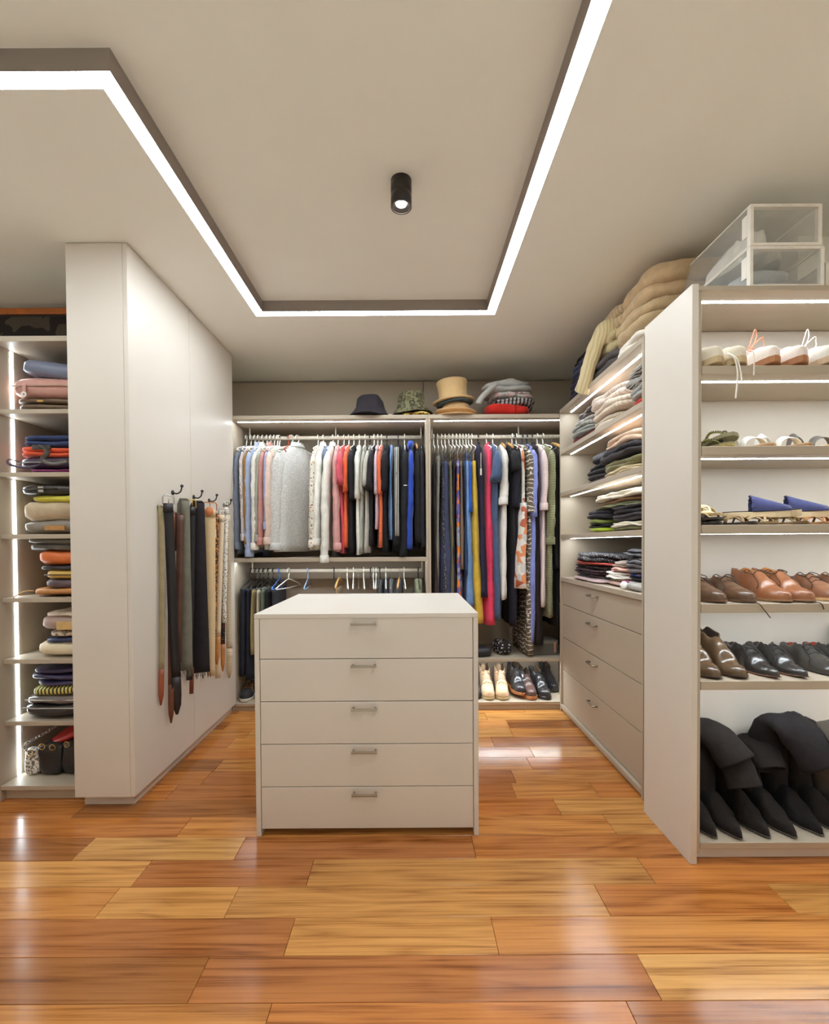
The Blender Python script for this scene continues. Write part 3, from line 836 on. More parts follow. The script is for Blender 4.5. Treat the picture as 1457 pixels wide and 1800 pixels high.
def shoe_parts(root, la, upper, sole, lining, laces=None, nl=4, lace_loops=0, lace_z=None, welt=None, sd=0.0, creases=.002, heelcol=None):
    NS, NU = 34, 24
    ts = [0, .008, .02, .036, .05, .065] + [.065 + (.93 - .065) * i / (NS - 12) for i in range(1, NS - 12)] + [.93, .95, .966, .98, .99, 1]
    bm = bmesh.new(); grid = []
    for t in ts:
        row = []
        for k in range(NU + 1):
            u = 2 * k / NU - 1; p, o = la.pt(t, u)
            if creases and .45 < t < .9: p.z += creases * nz(t * 32, u * 2, sd) * (1 - abs(u)); p.x += creases * nz(t * 25, u * 3, sd + 7)
            row.append((bm.verts.new(p), u, o))
        grid.append(row)
    for i in range(len(grid) - 1):
        for k in range(NU):
            f = bm.faces.new((grid[i][k][0], grid[i][k + 1][0], grid[i + 1][k + 1][0], grid[i + 1][k][0]))
            um = abs(grid[i][k][1] + grid[i][k + 1][1]) / 2
            f.material_index = 1 if (um < .44 and min(grid[i][k][2], grid[i + 1][k][2]) > .5) else 0
    bm.faces.new([r[0] for r in grid[-1]]); bm.faces.new([r[0] for r in grid[0]][::-1])
    up = mk('upper', bm, [upper, lining], root, True)
    bm = bmesh.new(); rb, rt = [], []
    st = [0, .012, .03, .06] + [.06 + .88 * i / 22 for i in range(1, 23)] + [.965, .985, 1]
    L, sw = la.L, la.sw
    def ring(zf, dw):
        pts = []
        for sgn, seq in ((1, st), (-1, st[::-1])):
            for t in seq:
                yy = la.y(t) + (dw if t < .02 else 0) - (dw if t > .975 else 0)
                pts.append(Vector((sgn * (la.w(t) + dw), yy, zf(t))))
        return pts
    mid = lambda t: la.zbot(t) + (la.ztop(t) - la.zbot(t)) * .5
    loft(bm, [ring(la.zbot, sw - .002), ring(lambda t: la.zbot(t) + .002, sw), ring(lambda t: la.ztop(t) - .0015, sw), ring(la.ztop, sw - .0015), ring(la.ztop, -.004)], True, True)
    mk('sole', bm, sole, root, False)
    if welt is not None:
        bm = bmesh.new(); pts = ring(lambda t: la.ztop(t) - .0005, sw - .0005); tube(bm, pts, .0016, 5, True); mk('welt', bm, welt, root, True)
    if laces is not None:
        bm = bmesh.new(); a0, a1 = la.open[1] + .035, la.open[1] + .05 + .045 * nl
        for i in range(nl):
            t = a0 + (a1 - a0) * i / max(1, nl - 1)
            tube(bm, [la.pt(t + .006 * (1 if k % 2 else -1), u)[0] + Vector((0, 0, .0022)) for k, u in enumerate((-.42, -.28, -.1, .1, .28, .42))], .0021, 5)
        c = la.pt(a0, 0)[0] + Vector((0, 0, .004))
        for sg in (-1, 1):
            if lace_loops:
                tube(bm, smoothpath([c, c + Vector((sg * .022, .004, .016 * lace_loops)), c + Vector((sg * .045, -.008, .008 * lace_loops)), c + Vector((sg * .03, -.018, .0)), c], 4), .0019, 5)
            tube(bm, smoothpath([c, c + Vector((sg * .022, -.02, .003)), la.pt(.62, sg * .5)[0] + Vector((0, 0, .004)), la.pt(.66, sg * .72)[0] + Vector((sg * .004, 0, .002))], 4), .0019, 5)
        mk('laces', bm, laces, root, True)
    return up
def shoe(label, px, ytoe, z, la, upper, sole, lining, name='shoe', cat='shoe', rot=0.0, group=None, **kw):
    """px: pixel column of the toe; the toe points out of the shelf"""
    x = px if isinstance(px, float) else at_y(px, 1000, ytoe).x
    yc = ytoe + la.L / 2 * math.cos(rot)
    t = thing(name, label, cat, (x + math.sin(-rot) * 0, yc, z), rot, group)
    shoe_parts(t, la, upper, sole, lining, sd=seed(), **kw); return t
def strap_bm(pts, wdt, th):
    bm = bmesh.new(); tube(bm, pts, 1, 8, flat=(wdt / 2, th / 2)); return bm
def ribbon(bm, pts, wv, th, wfun=None):
    """flat strip along pts; wv: half-width vector"""
    rings = []; n = len(pts)
    for i, p in enumerate(pts):
        p = Vector(p); w = (wv[i] if isinstance(wv, list) else wv)
        t = (Vector(pts[min(i + 1, n - 1)]) - Vector(pts[max(i - 1, 0)])).normalized(); nn = t.cross(w).normalized() * th / 2
        rings.append([p - w - nn, p + w - nn, p + w + nn, p - w + nn])
    loft(bm, rings); return bm

# ================================================================== clothes on the rails
F, K, PR, LE = fabric, knit, printed, leather
SHIRTS = 'shirts and tops on the upper left rail'
W8 = F((226, 221, 212))
floral = PR([(226, 220, 208), (150, 96, 60), (190, 120, 60), (120, 110, 90), (150, 60, 50)], 55, 'speck')
linen = PR([(206, 204, 200), (190, 189, 186), (216, 214, 210), (180, 180, 178)], 260, 'blot')
hl = lambda s: 'white plastic hanger holding the ' + s
# kind, name, label, cat, px, hem, material, sleeve end, half thickness, hanger colour, what the hanger holds, extra
G = [
 ('shirt', 'shirt', 'slate grey-blue shirt against the left side of the upper rail', 433, 974, F((112, 118, 132)), 965, .016, 'white', 'slate shirt at the left side panel', {}),
 ('shirt', 'shirt', 'narrow white and mauve striped shirt next to the slate one', 441, 962, PR([(222, 216, 210), (168, 150, 158)], 60, 'stripeY'), 950, .014, 'white', 'white and mauve striped shirt', {}),
 ('shirt', 'shirt', 'mustard brown shirt squeezed among pale shirts', 447.5, 958, F((150, 112, 62)), 955, .013, 'white', 'mustard brown shirt', {}),
 ('shirt', 'shirt', 'light sky blue shirt with a long loose cuff, left part of the rail', 454, 972, F((158, 170, 198)), 978, .019, 'white', 'sky blue shirt', dict(collar=True)),
 ('shirt', 'shirt', 'plain white shirt between the sky blue and the sage grey shirts', 461.5, 962, W8, 966, .019, 'white', 'plain white shirt', dict(collar=True)),
 ('shirt', 'shirt', 'sage grey shirt just left of the dusty pink one', 469, 955, F((158, 160, 148)), 952, .014, 'white', 'sage grey shirt', {}),
 ('shirt', 'shirt', 'dusty pink shirt with its sleeve turned up', 475.5, 957, F((196, 138, 130)), 957, .017, 'white', 'dusty pink shirt', dict(collar=True)),
 ('shirt', 'shirt', 'lilac blue shirt mostly hidden behind the peach one', 482, 948, F((160, 164, 196)), 930, .012, 'white', 'lilac blue shirt', {}),
 ('shirt', 'shirt', 'pale peach shirt hanging left of the buttoned shirt', 487.5, 966, F((222, 196, 182)), 956, .015, 'white', 'pale peach shirt', {}),
 ('shirt', 'shirt', 'pale grey shirt with a row of dark buttons down its front', 491, 966, F((204, 204, 194)), None, .02, 'white', 'pale shirt with dark buttons', dict(rotz=-.2, buttons=True)),
 ('shirt', 'shirt', 'large speckled light grey linen shirt turned towards the room', 523, 970, linen, 966, .026, 'white', 'grey linen shirt', dict(rotz=-.64, collar=True, hw=.21)),
 ('shirt', 'shirt', 'white shirt printed with small brown flowers', 559, 968, floral, 962, .017, 'white', 'brown flowered shirt', {}),
 ('shirt', 'shirt', 'crisp white shirt right of the flowered one', 568, 966, F((236, 233, 226)), 958, .022, 'white', 'crisp white shirt', dict(collar=True)),
 ('shirt', 'shirt', 'blue-grey shirt showing as a thin strip beside white sleeves', 577.5, 945, F((120, 134, 166)), None, .012, 'wire', None, {}),
 ('shirt', 'shirt', 'cream white shirt with one cuff hanging below the shelf edge', 585, 968, F((224, 221, 212)), 988, .021, 'white', 'cream shirt with the hanging cuff', dict(collar=True, sout=.10)),
 ('shirt', 'shirt', 'salmon pink shirt with long buttoned cuff', 594, 970, F((212, 158, 154)), 966, .020, 'white', 'salmon pink shirt', {}),
 ('tee', 'tee_shirt', 'hot pink tee shirt between the salmon shirt and orange tee', 604.5, 972, F((206, 82, 98)), 852, .014, 'white', 'hot pink tee', {}),
 ('tee', 'tee_shirt', 'bright orange tee shirt with short sleeve right of hot pink', 613, 962, F((232, 104, 60)), 864, .016, 'white', 'orange tee next to hot pink', {}),
 ('tee', 'tee_shirt', 'black tee shirt between the orange tee and the white tee', 622, 972, F((38, 35, 38)), 878, .017, 'white', 'black tee next to white tee', {}),
 ('tee', 'tee_shirt', 'white tee shirt with short sleeve in the middle of the rail', 631.5, 974, F((226, 222, 214)), 876, .017, 'white', 'white tee', {}),
 ('tee', 'tee_shirt', 'sage grey tee shirt right of the white tee', 641.5, 970, F((172, 170, 160)), 868, .013, 'white', 'sage grey tee', {}),
 ('tee', 'tee_shirt', 'warm light grey tee shirt left of the second black tee', 650, 972, F((184, 178, 168)), 855, .014, 'black', None, {}),
 ('tee', 'tee_shirt', 'black tee shirt left of the striped one', 657.5, 960, F((44, 40, 42)), 862, .014, 'white', 'black tee left of stripes', {}),
 ('tee', 'tee_shirt', 'lilac and white striped tee shirt', 664, 930, PR([(226, 216, 222), (178, 128, 160)], 60, 'stripeZ'), 868, .012, 'white', 'lilac striped tee', {}),
 ('tee', 'tee_shirt', 'orange tee shirt beside the big black sleeve', 670.5, 962, F((226, 110, 70)), 868, .015, 'white', 'orange tee beside big black tee', {}),
 ('tee', 'tee_shirt', 'large black tee shirt with wide short sleeve', 680, 970, F((32, 30, 33)), 864, .022, 'black', None, {}),
 ('tee', 'tee_shirt', 'thin light blue tee shirt between two black garments', 688, 948, F((112, 150, 206)), None, .011, 'wire', None, {}),
 ('jacket', 'track_jacket', 'black track jacket with pale stripes along its sleeve', 700, 968, F((34, 34, 36)), 962, .024, 'black', None, dict(stripes=True)),
 ('jacket', 'jacket', 'black zipped jacket with small white sleeve mark', 711, 968, F((38, 37, 40)), 978, .023, 'white', 'black zipped jacket', dict(mark=True)),
 ('jacket', 'jacket', 'royal blue hooded jacket among black jackets', 721, 966, F((48, 76, 176)), 964, .018, 'wire', None, dict(hood=True)),
 ('jacket', 'jacket', 'matte black jacket right of the royal blue one', 731, 960, F((34, 32, 34)), 955, .020, 'wood', None, {}),
 ('jacket', 'jacket', 'blackish jacket at the right end of upper left rail', 740.5, 966, F((42, 40, 46)), 962, .014, 'wire', None, {}),
]
for kind, nm, lab, px, hem, m, sl, hx, hc, hlab, ex in G:
    kw = {k: v for k, v in ex.items() if k in ('rotz', 'collar', 'hw', 'sout')}
    h = hl(hlab) if hlab else ('%s hanger under the %s' % ({'wire': 'thin wire', 'black': 'black plastic', 'wood': 'wooden'}[hc], lab.split(' with ')[0]))
    t = garment(kind, nm, lab, 'jacket' if 'jacket' in nm else ('t-shirt' if kind == 'tee' else 'shirt'), px, hem, m, sl, hx, hc, hl=' '.join(h.split()[:16]), group=SHIRTS, **kw)
    if ex.get('buttons'):
        for i in range(7):
            z = -.14 - .108 * i
            bm = bmesh.new(); bmesh.ops.create_uvsphere(bm, u_segments=10, v_segments=6, radius=.0062)
            for v in bm.verts: v.co = Vector((v.co.x * .5 + .024 + .010 * min(1, i / 4), v.co.y - .085, v.co.z + z))
            mk('button', bm, plain((60, 70, 76), .3), t, True)
    if ex.get('stripes'):
        bm = bmesh.new()
        for q in (-.011, .0, .011):
            pts = [(q + .0, -.19 - .03 * math.sin(min(1, tt * 1.6) * 1.57) - .058 + .012 * tt, -.13 - .66 * tt) for tt in [i / 14 for i in range(15)]]
            pts = [Vector((p[0] + .010 * nz(i / 14 * 3.1, 0, 1.0) * 0, p[1] - .004, p[2])) for i, p in enumerate(pts)]
            ribbon(bm, pts, Vector((.0026, 0, 0)), .003)
        mk('sleeve_stripe', bm, F((206, 204, 198)), t, True)
    if ex.get('mark'):
        bm = bmesh.new(); box(bm, -.012, .012, -.283, -.28, -.42, -.414); mk('logo_mark', bm, plain((230, 228, 222), .6), t)
    if ex.get('hood'):
        bm = bmesh.new(); pillow(bm, .045, .2, .07, z0=-.125, amp=.012, seed=3.3, cy=-.06); mk('hood', bm, m, t, True)
# an empty white hanger tilted in front of the linen shirt
x = at_y(512, 769, ROD_Y).x
hanger(x, 'empty white hanger hung slantwise in front of the grey linen shirt', 'white', ROD_Y, ROD_Z, -.95)
x = at_y(507, 769, ROD_Y).x
hanger(x, 'rust red hanger hook showing between white hooks above the linen shirt', 'red', ROD_Y, ROD_Z, .1)

DR = 'long clothes on the right rail'
ikat = PR([(110, 98, 84), (226, 218, 204)], 30, 'ikat')
flow = PR([(112, 104, 168), (214, 96, 40), (96, 90, 150), (226, 130, 60), (150, 160, 170)], 26, 'blot')
multi = PR([(206, 200, 194), (218, 140, 96), (214, 208, 200), (176, 96, 70), (226, 218, 208), (196, 190, 184)], 20, 'blot')
G2 = [
 ('skirt', 'dress', 'dark brown long dress at the left side panel of the right rail', 762, 1100, F((62, 52, 48)), None, .016, 'white', 'dark brown dress', {}),
 ('trousers', 'trousers', 'grey long trousers second on the right rail', 769, 1100, F((134, 130, 124)), None, .016, 'white', 'grey trousers', {}),
 ('skirt', 'dress', 'black and white dotted dress top falling into charcoal', 776, 1090, PR([(58, 57, 60), (170, 168, 164)], 120, 'speck'), None, .012, 'white', 'dotted charcoal dress', {}),
 ('skirt', 'dress', 'wide slate blue dress in the left part of right rail', 782, 1110, F((64, 68, 96)), None, .034, 'white', 'slate blue dress', {}),
 ('skirt', 'skirt', 'olive khaki long skirt right of the slate blue dress', 789, 1110, F((112, 106, 80)), None, .015, 'white', 'olive khaki skirt', {}),
 ('skirt', 'dress', 'black dress with red top edge', 795.5, 1080, F((42, 36, 44)), None, .012, 'white', 'black dress with red edge', {}),
 ('skirt', 'dress', 'violet dress with orange flower print', 802, 1110, flow, None, .018, 'white', 'violet flowered dress', {}),
 ('skirt', 'skirt', 'tan brown narrow skirt beside the violet flowered dress', 808, 1000, F((134, 106, 84)), None, .010, 'white', 'tan brown skirt', {}),
 ('skirt', 'dress', 'navy teal dress left of the blue one', 813.5, 1010, F((48, 66, 100)), None, .013, 'white', 'navy teal dress', {}),
 ('skirt', 'skirt', 'light denim blue wide skirt hanging left of the mustard dress', 819, 1066, F((112, 146, 196)), None, .023, 'white', 'denim blue skirt', {}),
 ('skirt', 'dress', 'short royal blue dress peeping above the denim blue skirt', 823.5, 900, F((36, 92, 196)), None, .012, 'white', 'royal blue dress', {}),
 ('skirt', 'dress', 'mustard yellow long pleated dress', 829, 1096, F((206, 168, 62)), None, .026, 'white', 'mustard yellow dress', {}),
 ('dress', 'dress', 'navy sleeveless dress with hanging price tag', 840, 1048, F((46, 42, 62)), None, .023, 'black', None, dict(tagp=True)),
 ('dress', 'dress', 'hot pink sleeveless long dress', 855, 1098, F((222, 66, 98)), None, .027, 'white', 'hot pink dress', {}),
 ('tee', 'dress', 'steel blue short-sleeved dress right of the hot pink one', 866, 1088, F((74, 92, 124)), 846, .021, 'white', 'steel blue dress', {}),
 ('shirt', 'cardigan', 'white cardigan with long sleeve right of steel blue dress', 881, 1052, F((224, 218, 212)), 886, .023, 'wood', None, {}),
 ('tee', 'dress', 'black dress with short sleeve behind the white cardigan', 891, 1030, F((40, 38, 40)), 828, .017, 'wood', None, {}),
 ('tee', 'dress', 'blackish navy dress with drooping sleeve left of the scarf', 900, 1100, F((36, 34, 44)), 892, .019, 'white', 'navy dress left of the scarf', {}),
 ('shirt', 'blouse', 'pale teal blouse mostly hidden beside the brown patterned dress', 907, 930, F((140, 158, 156)), None, .012, 'white', 'pale teal blouse', {}),
 ('strap', 'scarf', 'orange and white patterned silk scarf hanging in long folds', 905, 950, multi, None, .028, 'black', None, dict(front=3.3, fr=True)),
 ('shirt', 'dress', 'brown dress with white geometric pattern reaching low', 918, 1150, ikat, 900, .023, 'black', None, {}),
 ('tee', 'dress', 'periwinkle blue long dress right of the brown patterned one', 926, 1128, F((132, 142, 206)), 908, .022, 'black', None, {}),
 ('dress', 'coat', 'long black-brown coat hanging lowest near the right end', 935, 1134, F((46, 36, 34)), None, .024, 'black', None, {}),
 ('shirt', 'cardigan', 'pale pink cardigan with faint stripes', 944, 1065, PR([(226, 206, 200), (206, 180, 174)], 60, 'stripeY'), 896, .019, 'white', 'pale pink cardigan', {}),
 ('shirt', 'cardigan', 'olive green knitted cardigan near the right end of the rail', 954, 1085, K((128, 128, 92), 100, 'Z'), 956, .020, 'white', 'olive knitted cardigan', {}),
 ('jacket', 'jacket', 'thin black jacket second from the right end', 963, 1100, F((40, 37, 36)), 1000, .014, 'wire', None, dict(sy=.82)),
 ('jacket', 'jacket', 'dark brown-black jacket against right side panel', 970, 1060, F((48, 42, 38)), 940, .013, 'wood', None, dict(sy=.82)),
]
for kind, nm, lab, px, hem, m, sl, hx, hc, hlab, ex in G2:
    h = hl(hlab) if hlab else ('%s hanger under the %s' % ({'wire': 'thin wire', 'black': 'black plastic', 'wood': 'wooden'}[hc], lab))
    t = garment(kind, nm, lab, nm, px, hem, m, sl, hx, hc, hl=' '.join(h.split()[:16]), group=DR, drop=.0 if kind not in ('skirt', 'trousers') else .045, front=ex.get('front', 3.47), sy=ex.get('sy', 1.0))
    if ex.get('tagp'):
        bm = bmesh.new(); box(bm, -.002, .002, -.175, -.171, -.3, -.16); box(bm, -.007, .007, -.176, -.174, -.33, -.28); mk('price_tag', bm, plain((214, 206, 190), .6), t)
    if ex.get('fr'):
        for ch in t.children:
            ch.location = (0.01, -.235, -.36)
        bm = bmesh.new(); tube(bm, smoothpath([(0, 0, -.068), (.002, -.1, -.10), (.006, -.22, -.16), (.01, -.235, -.3), (.01, -.235, -.56)], 5), .02, 8, flat=(.013, .010)); mk('upper_fold', bm, m, t, True)

# ---- lower left rail behind the island
LOW = 'clothes on the lower left rail'
G3 = [
 ('trousers', 'jeans', 'dark denim jeans at the far left of the lower rail', 441, 1188, F((46, 48, 58)), None, .026, 'black', {}),
 ('trousers', 'jeans', 'blackish blue jeans second on the lower rail', 449, 1196, F((38, 40, 50)), None, .022, 'black', {}),
 ('trousers', 'trousers', 'mustard trousers with pale waistband on the lower rail', 456, 1150, F((156, 140, 96)), None, .014, 'black', {}),
 ('trousers', 'trousers', 'cream trousers left of the sage green pair', 463, 1150, F((196, 186, 164)), None, .012, 'black', {}),
 ('trousers', 'trousers', 'sage green trousers on a black hanger behind the island', 471, 1150, F((112, 126, 104)), None, .017, 'black', {}),
 ('trousers', 'trousers', 'black trousers right of the sage green pair', 480, 1150, F((40, 38, 42)), None, .02, 'black', {}),
 ('trousers', 'trousers', 'charcoal trousers under the blue hanger', 491, 1150, F((54, 54, 60)), None, .02, 'blue', {}),
 ('trousers', 'trousers', 'tan trousers on a wooden hanger behind the island', 596, 1130, F((156, 122, 80)), None, .012, 'wood', {}),
 ('jacket', 'jacket', 'dark grey jacket with rounded shoulder behind the island', 668, 1150, F((72, 70, 72)), None, .022, 'black', {}),
 ('jacket', 'jacket', 'black jacket next to the dark grey jacket behind island', 678, 1150, F((50, 48, 52)), None, .02, 'white', {}),
 ('jacket', 'jacket', 'slate jacket with pale lining behind the island', 688, 1150, F((90, 90, 94)), None, .016, 'wire', {}),
 ('jacket', 'jacket', 'charcoal padded jacket left of the last white hanger', 702, 1150, F((66, 64, 68)), None, .024, 'wood', {}),
 ('jacket', 'jacket', 'olive grey jacket at the right end of the lower rail', 735, 1150, F((116, 116, 92)), None, .03, 'black', {}),
]
for kind, nm, lab, px, hem, m, sl, hx, hc, ex in G3:
    garment(kind, nm, lab, nm, px, hem, m, sl, hx, hc, hl=' '.join(('%s hanger carrying the %s' % ({'wire': 'thin wire', 'black': 'black', 'wood': 'wooden', 'white': 'white', 'blue': 'bright blue'}[hc], lab)).split()[:16]), rail=2, group=LOW, front=3.5)
for px, c, lab, rz in [(507, 'white', 'empty white hanger turned broadside on the lower rail above the island', -.8), (541, 'paleblue', 'empty pale blue hanger alone on the lower rail', -.25),
                       (587, 'black', 'empty black hanger left of the tan trousers', 0), (610, 'white', 'empty white hanger right of the tan trousers', .06), (621, 'white', 'empty white hanger halfway along the lower rail', -.05),
                       (630, 'wire', 'empty wire hanger between white hangers on lower rail', .0), (639, 'white', 'empty white hanger left of the thin black one on lower rail', .05), (651, 'black', 'thin empty black hanger right of three white ones', 0),
                       (656, 'white', 'empty white hanger just right of the thin black one', .04), (661, 'white', 'empty white hanger touching the dark grey jacket', -.04), (710, 'white', 'white hanger near the right end of the lower rail', .1)]:
    x = at_y(px, 1003, ROD_Y).x
    hanger(x, lab, c, ROD_Y, ROD2_Z, rz * .6 - x / ROD_Y)

# ================================================================== folded clothes in the right hand cabinet
RZ = -math.pi / 2                                  # fronts face -X
def pile(items, y, zb, x0, group, hmax=.205):
    """items bottom to top: (name, label, cat, width along Y, depth, height, material, layers, dy, dx, yaw)"""
    z = zb + .0005; tot = sum(i[5] for i in items); sc = min(1.0, hmax / tot)
    for nm, lab, cat, w, d, h, m, ly, dy, dx, yaw in items:
        h *= sc
        o = folded(nm, lab, cat, (x0 + d / 2 + dx, y + dy, z), w, d, h, m, RZ + yaw, ly, group)
        z += h * 1.0 + .001
def pys(px, py, X): return at_x(px, py, X).y
PA, PB, PC, PW_, PT = ('folded knitwear on the top shelf', 'folded clothes on the second shelf', 'folded clothes on the third shelf', 'folded clothes on the drawer top', 'sweaters on top of the cabinet')
XF = SX0 + .045
z = shz[0]
pile([('tee_shirt', 'dark red folded tee at the bottom of the left pile on the top shelf', 't-shirt', .40, .36, .045, F((128, 40, 46)), 2, 0, 0, .03),
      ('sweater', 'grey folded sweater above dark red tee on top shelf', 'sweater', .40, .36, .05, F((150, 150, 144)), 2, .01, -.01, -.05),
      ('sweater', 'light grey patterned folded sweater under the brown one', 'sweater', .41, .36, .055, PR([(176, 174, 168), (120, 118, 114), (200, 196, 190)], 70, 'speck'), 2, .0, .0, .04),
      ('sweater', 'dark brown folded sweater crowning the left pile of the top shelf', 'sweater', .38, .34, .06, K((84, 66, 60)), 2, -.02, .02, -.08)], 3.13, z, XF, PA)
pile([('sweater', 'cream ribbed sweater lowest in the middle pile of top shelf', 'sweater', .40, .38, .06, K((226, 210, 190)), 2, .03, .01, .05),
      ('sweater', 'pale beige ribbed sweater in the middle pile of top shelf', 'sweater', .43, .38, .07, K((224, 206, 186)), 2, .0, -.01, -.04),
      ('sweater', 'pinkish beige cable sweater topping the middle pile of top shelf', 'sweater', .45, .38, .085, K((222, 202, 188), 90), 2, .02, .0, .06)], 2.70, z, XF - .02, PA)
pile([('sweater', 'bright red folded sweater beside the pale side panel', 'sweater', .26, .36, .06, F((206, 56, 44)), 2, 0, .01, 0),
      ('sweater', 'mid grey folded sweater above the bright red one', 'sweater', .27, .36, .07, F((158, 156, 152)), 2, 0, .0, .03),
      ('blanket', 'black and white striped folded throw above grey and red', 'blanket', .27, .35, .10, PR([(190, 186, 180), (74, 72, 72)], 40, 'stripeZ'), 2, 0, -.01, -.03)], 2.335, z, XF, PA)
z = shz[1]
pile([('trousers', 'charcoal folded trousers lowest in the dark pile of second shelf', 'trousers', .30, .36, .06, F((58, 54, 56)), 2, 0, 0, .1),
      ('trousers', 'blackish folded trousers in the dark pile of second shelf', 'trousers', .31, .36, .065, F((48, 46, 48)), 2, .0, .01, -.06),
      ('trousers', 'soft black rolled trousers on top of the dark pile', 'trousers', .32, .34, .075, F((62, 58, 60)), 1, -.02, .03, .12)], 2.97, z, XF + .03, PB)
pile([('shirt', 'cream crumpled shirt at the bottom of second shelf front pile', 'shirt', .46, .38, .045, F((222, 204, 170)), 3, .02, -.01, 0),
      ('sweater', 'olive green knitted sweater beneath the charcoal fleece', 'sweater', .46, .38, .06, K((140, 134, 92)), 2, .02, .0, .05),
      ('fleece', 'charcoal fleece between olive knit and beige shirt', 'fleece', .49, .38, .085, F((66, 62, 66), .95, 90, .4), 2, .02, -.02, -.05),
      ('shirt', 'pinkish beige crumpled shirt crowning the second shelf', 'shirt', .44, .36, .075, F((218, 188, 164)), 2, -.01, .0, .05)], 2.52, z, XF - .01, PB)
z = shz[2]
pile([('tee_shirt', 'lime green folded tee at the very bottom of third shelf', 't-shirt', .27, .34, .03, F((166, 186, 50)), 1, .0, .0, 0),
      ('tee_shirt', 'black folded tee directly above the lime green one', 't-shirt', .30, .35, .03, F((50, 46, 50)), 2, .0, .0, .04),
      ('tee_shirt', 'moss green folded tee between two black ones', 't-shirt', .31, .35, .03, F((124, 134, 66)), 1, .0, -.0, -.03),
      ('sweatshirt', 'black rounded sweatshirt in the left stack of third shelf', 'sweatshirt', .36, .36, .065, F((56, 52, 58)), 2, -.01, -.01, .03)], 2.86, z, XF, PC, .13)
pile([('tee_shirt', 'olive folded tee flat on the third shelf beside the panel', 't-shirt', .44, .36, .02, F((120, 116, 78)), 1, 0, .01, 0),
      ('tee_shirt', 'cream folded tee above the flat olive one', 't-shirt', .44, .36, .035, F((226, 216, 198)), 2, 0, .0, .04),
      ('sweatshirt', 'charcoal sweatshirt above the cream tee of third shelf', 'sweatshirt', .45, .36, .05, F((70, 66, 70)), 2, 0, -.01, -.03),
      ('sweatshirt', 'dark grey sweatshirt second layer above the cream tee', 'sweatshirt', .43, .36, .05, F((56, 52, 56)), 2, .0, .0, .03)], 2.46, z, XF - .005, PC, .13)
pile([('tee_shirt', 'sage olive folded tee lying across both stacks of third shelf', 't-shirt', .62, .36, .028, F((136, 138, 104)), 2, .03, .0, .02),
      ('shirt', 'rust brown folded shirt under the off-white one', 'shirt', .60, .36, .022, F((140, 98, 66)), 1, .0, .01, -.02),
      ('shirt', 'off-white crumpled shirt topping the third shelf', 'shirt', .64, .36, .06, F((226, 214, 196)), 2, -.01, .0, .03)], 2.62, z + .136, XF, PC, .085)
z = shz[3]
legg = lambda a: PR([(48, 44, 48)] + a, 130, 'speck')
pile([('leggings', 'pale pink edged leggings lying lowest on the drawer top', 'leggings', .50, .34, .018, F((204, 176, 178)), 1, 0, -.02, 0),
      ('leggings', 'charcoal leggings second from below on the drawer top', 'leggings', .54, .36, .028, F((78, 72, 76)), 2, .02, .0, .02),
      ('leggings', 'black leggings flecked with pink', 'leggings', .55, .36, .026, legg([(190, 110, 120), (90, 84, 88)]), 2, .02, -.01, -.02),
      ('leggings', 'dark leggings flecked with ochre', 'leggings', .55, .36, .026, legg([(160, 130, 90), (80, 74, 76)]), 2, .02, .0, .02),
      ('leggings', 'black leggings with a coral red stripe', 'leggings', .54, .35, .016, PR([(196, 74, 62), (60, 54, 56)], 30, 'stripeZ'), 1, .01, -.01, .0),
      ('leggings', 'black and white speckled leggings topping the stack', 'leggings', .56, .36, .055, legg([(186, 182, 180), (120, 116, 116)]), 2, .02, .0, -.03)], 2.985, z, XF, PW_)
pile([('top', 'blush pink top folded at the base of the pale stack', 'top', .24, .2, .02, F((216, 178, 170)), 1, 0, .0, 0),
      ('top', 'olive folded top in the pale stack', 'top', .22, .2, .02, F((122, 118, 86)), 1, .0, .01, 0),
      ('top', 'white folded top in the pale stack on the drawers', 'top', .25, .2, .035, F((228, 222, 214)), 3, .0, .0, .05),
      ('top', 'salmon pink folded top above the white one', 'top', .22, .2, .028, F((218, 168, 156)), 2, -.01, .01, -.05),
      ('top', 'taupe folded top crowning the pale stack', 'top', .2, .2, .028, F((150, 132, 122)), 2, -.02, .02, .06)], 2.62, z, XF + .01, PW_)
pile([('sweater', 'grey rolled sweater lying low beside the side panel', 'sweater', .22, .2, .045, F((174, 168, 164)), 1, -.01, -.01, 0),
      ('top', 'black folded top under the blue printed one', 'top', .26, .3, .04, F((46, 42, 46)), 2, .01, .02, 0),
      ('top', 'blue and orange printed folded top', 'top', .26, .3, .022, PR([(48, 70, 140), (196, 120, 50), (40, 40, 60)], 50, 'blot'), 1, .01, .02, 0),
      ('sweater', 'dark grey folded sweater above the blue print', 'sweater', .30, .32, .055, F((92, 86, 90)), 2, .02, .01, .05),
      ('sweater', 'charcoal grey sweater piled high by the side panel', 'sweater', .34, .34, .055, F((80, 76, 80)), 2, .03, .02, -.05),
      ('sweater', 'blackish sweater topping the pile by the side panel', 'sweater', .36, .34, .05, F((60, 56, 60)), 2, .05, .03, .05)], 2.36, z, XF, PW_)
# little white pompom keyring between the stacks
c = at_x(1099, 1028, XF - .01)
bm = bmesh.new(); bmesh.ops.create_icosphere(bm, subdivisions=3, radius=.021)
for v in bm.verts: v.co *= 1 + .10 * nz(v.co.x * 150, v.co.y * 150, v.co.z * 150)
o = mk('pompom_charm', bm, F((240, 238, 234), .95, 60, .5), None, True); o.location = (c.x - .005, c.y + .0, z + .0215); tag(o, 'white pompom charm on the drawer top in front of the stacks', 'charm')
bm = bmesh.new(); pillow(bm, .05, .03, .012, amp=.004, seed=2.2); o2 = mk('loop', bm, F((214, 120, 160)), o, True); o2.location = (.02, .02, .012)

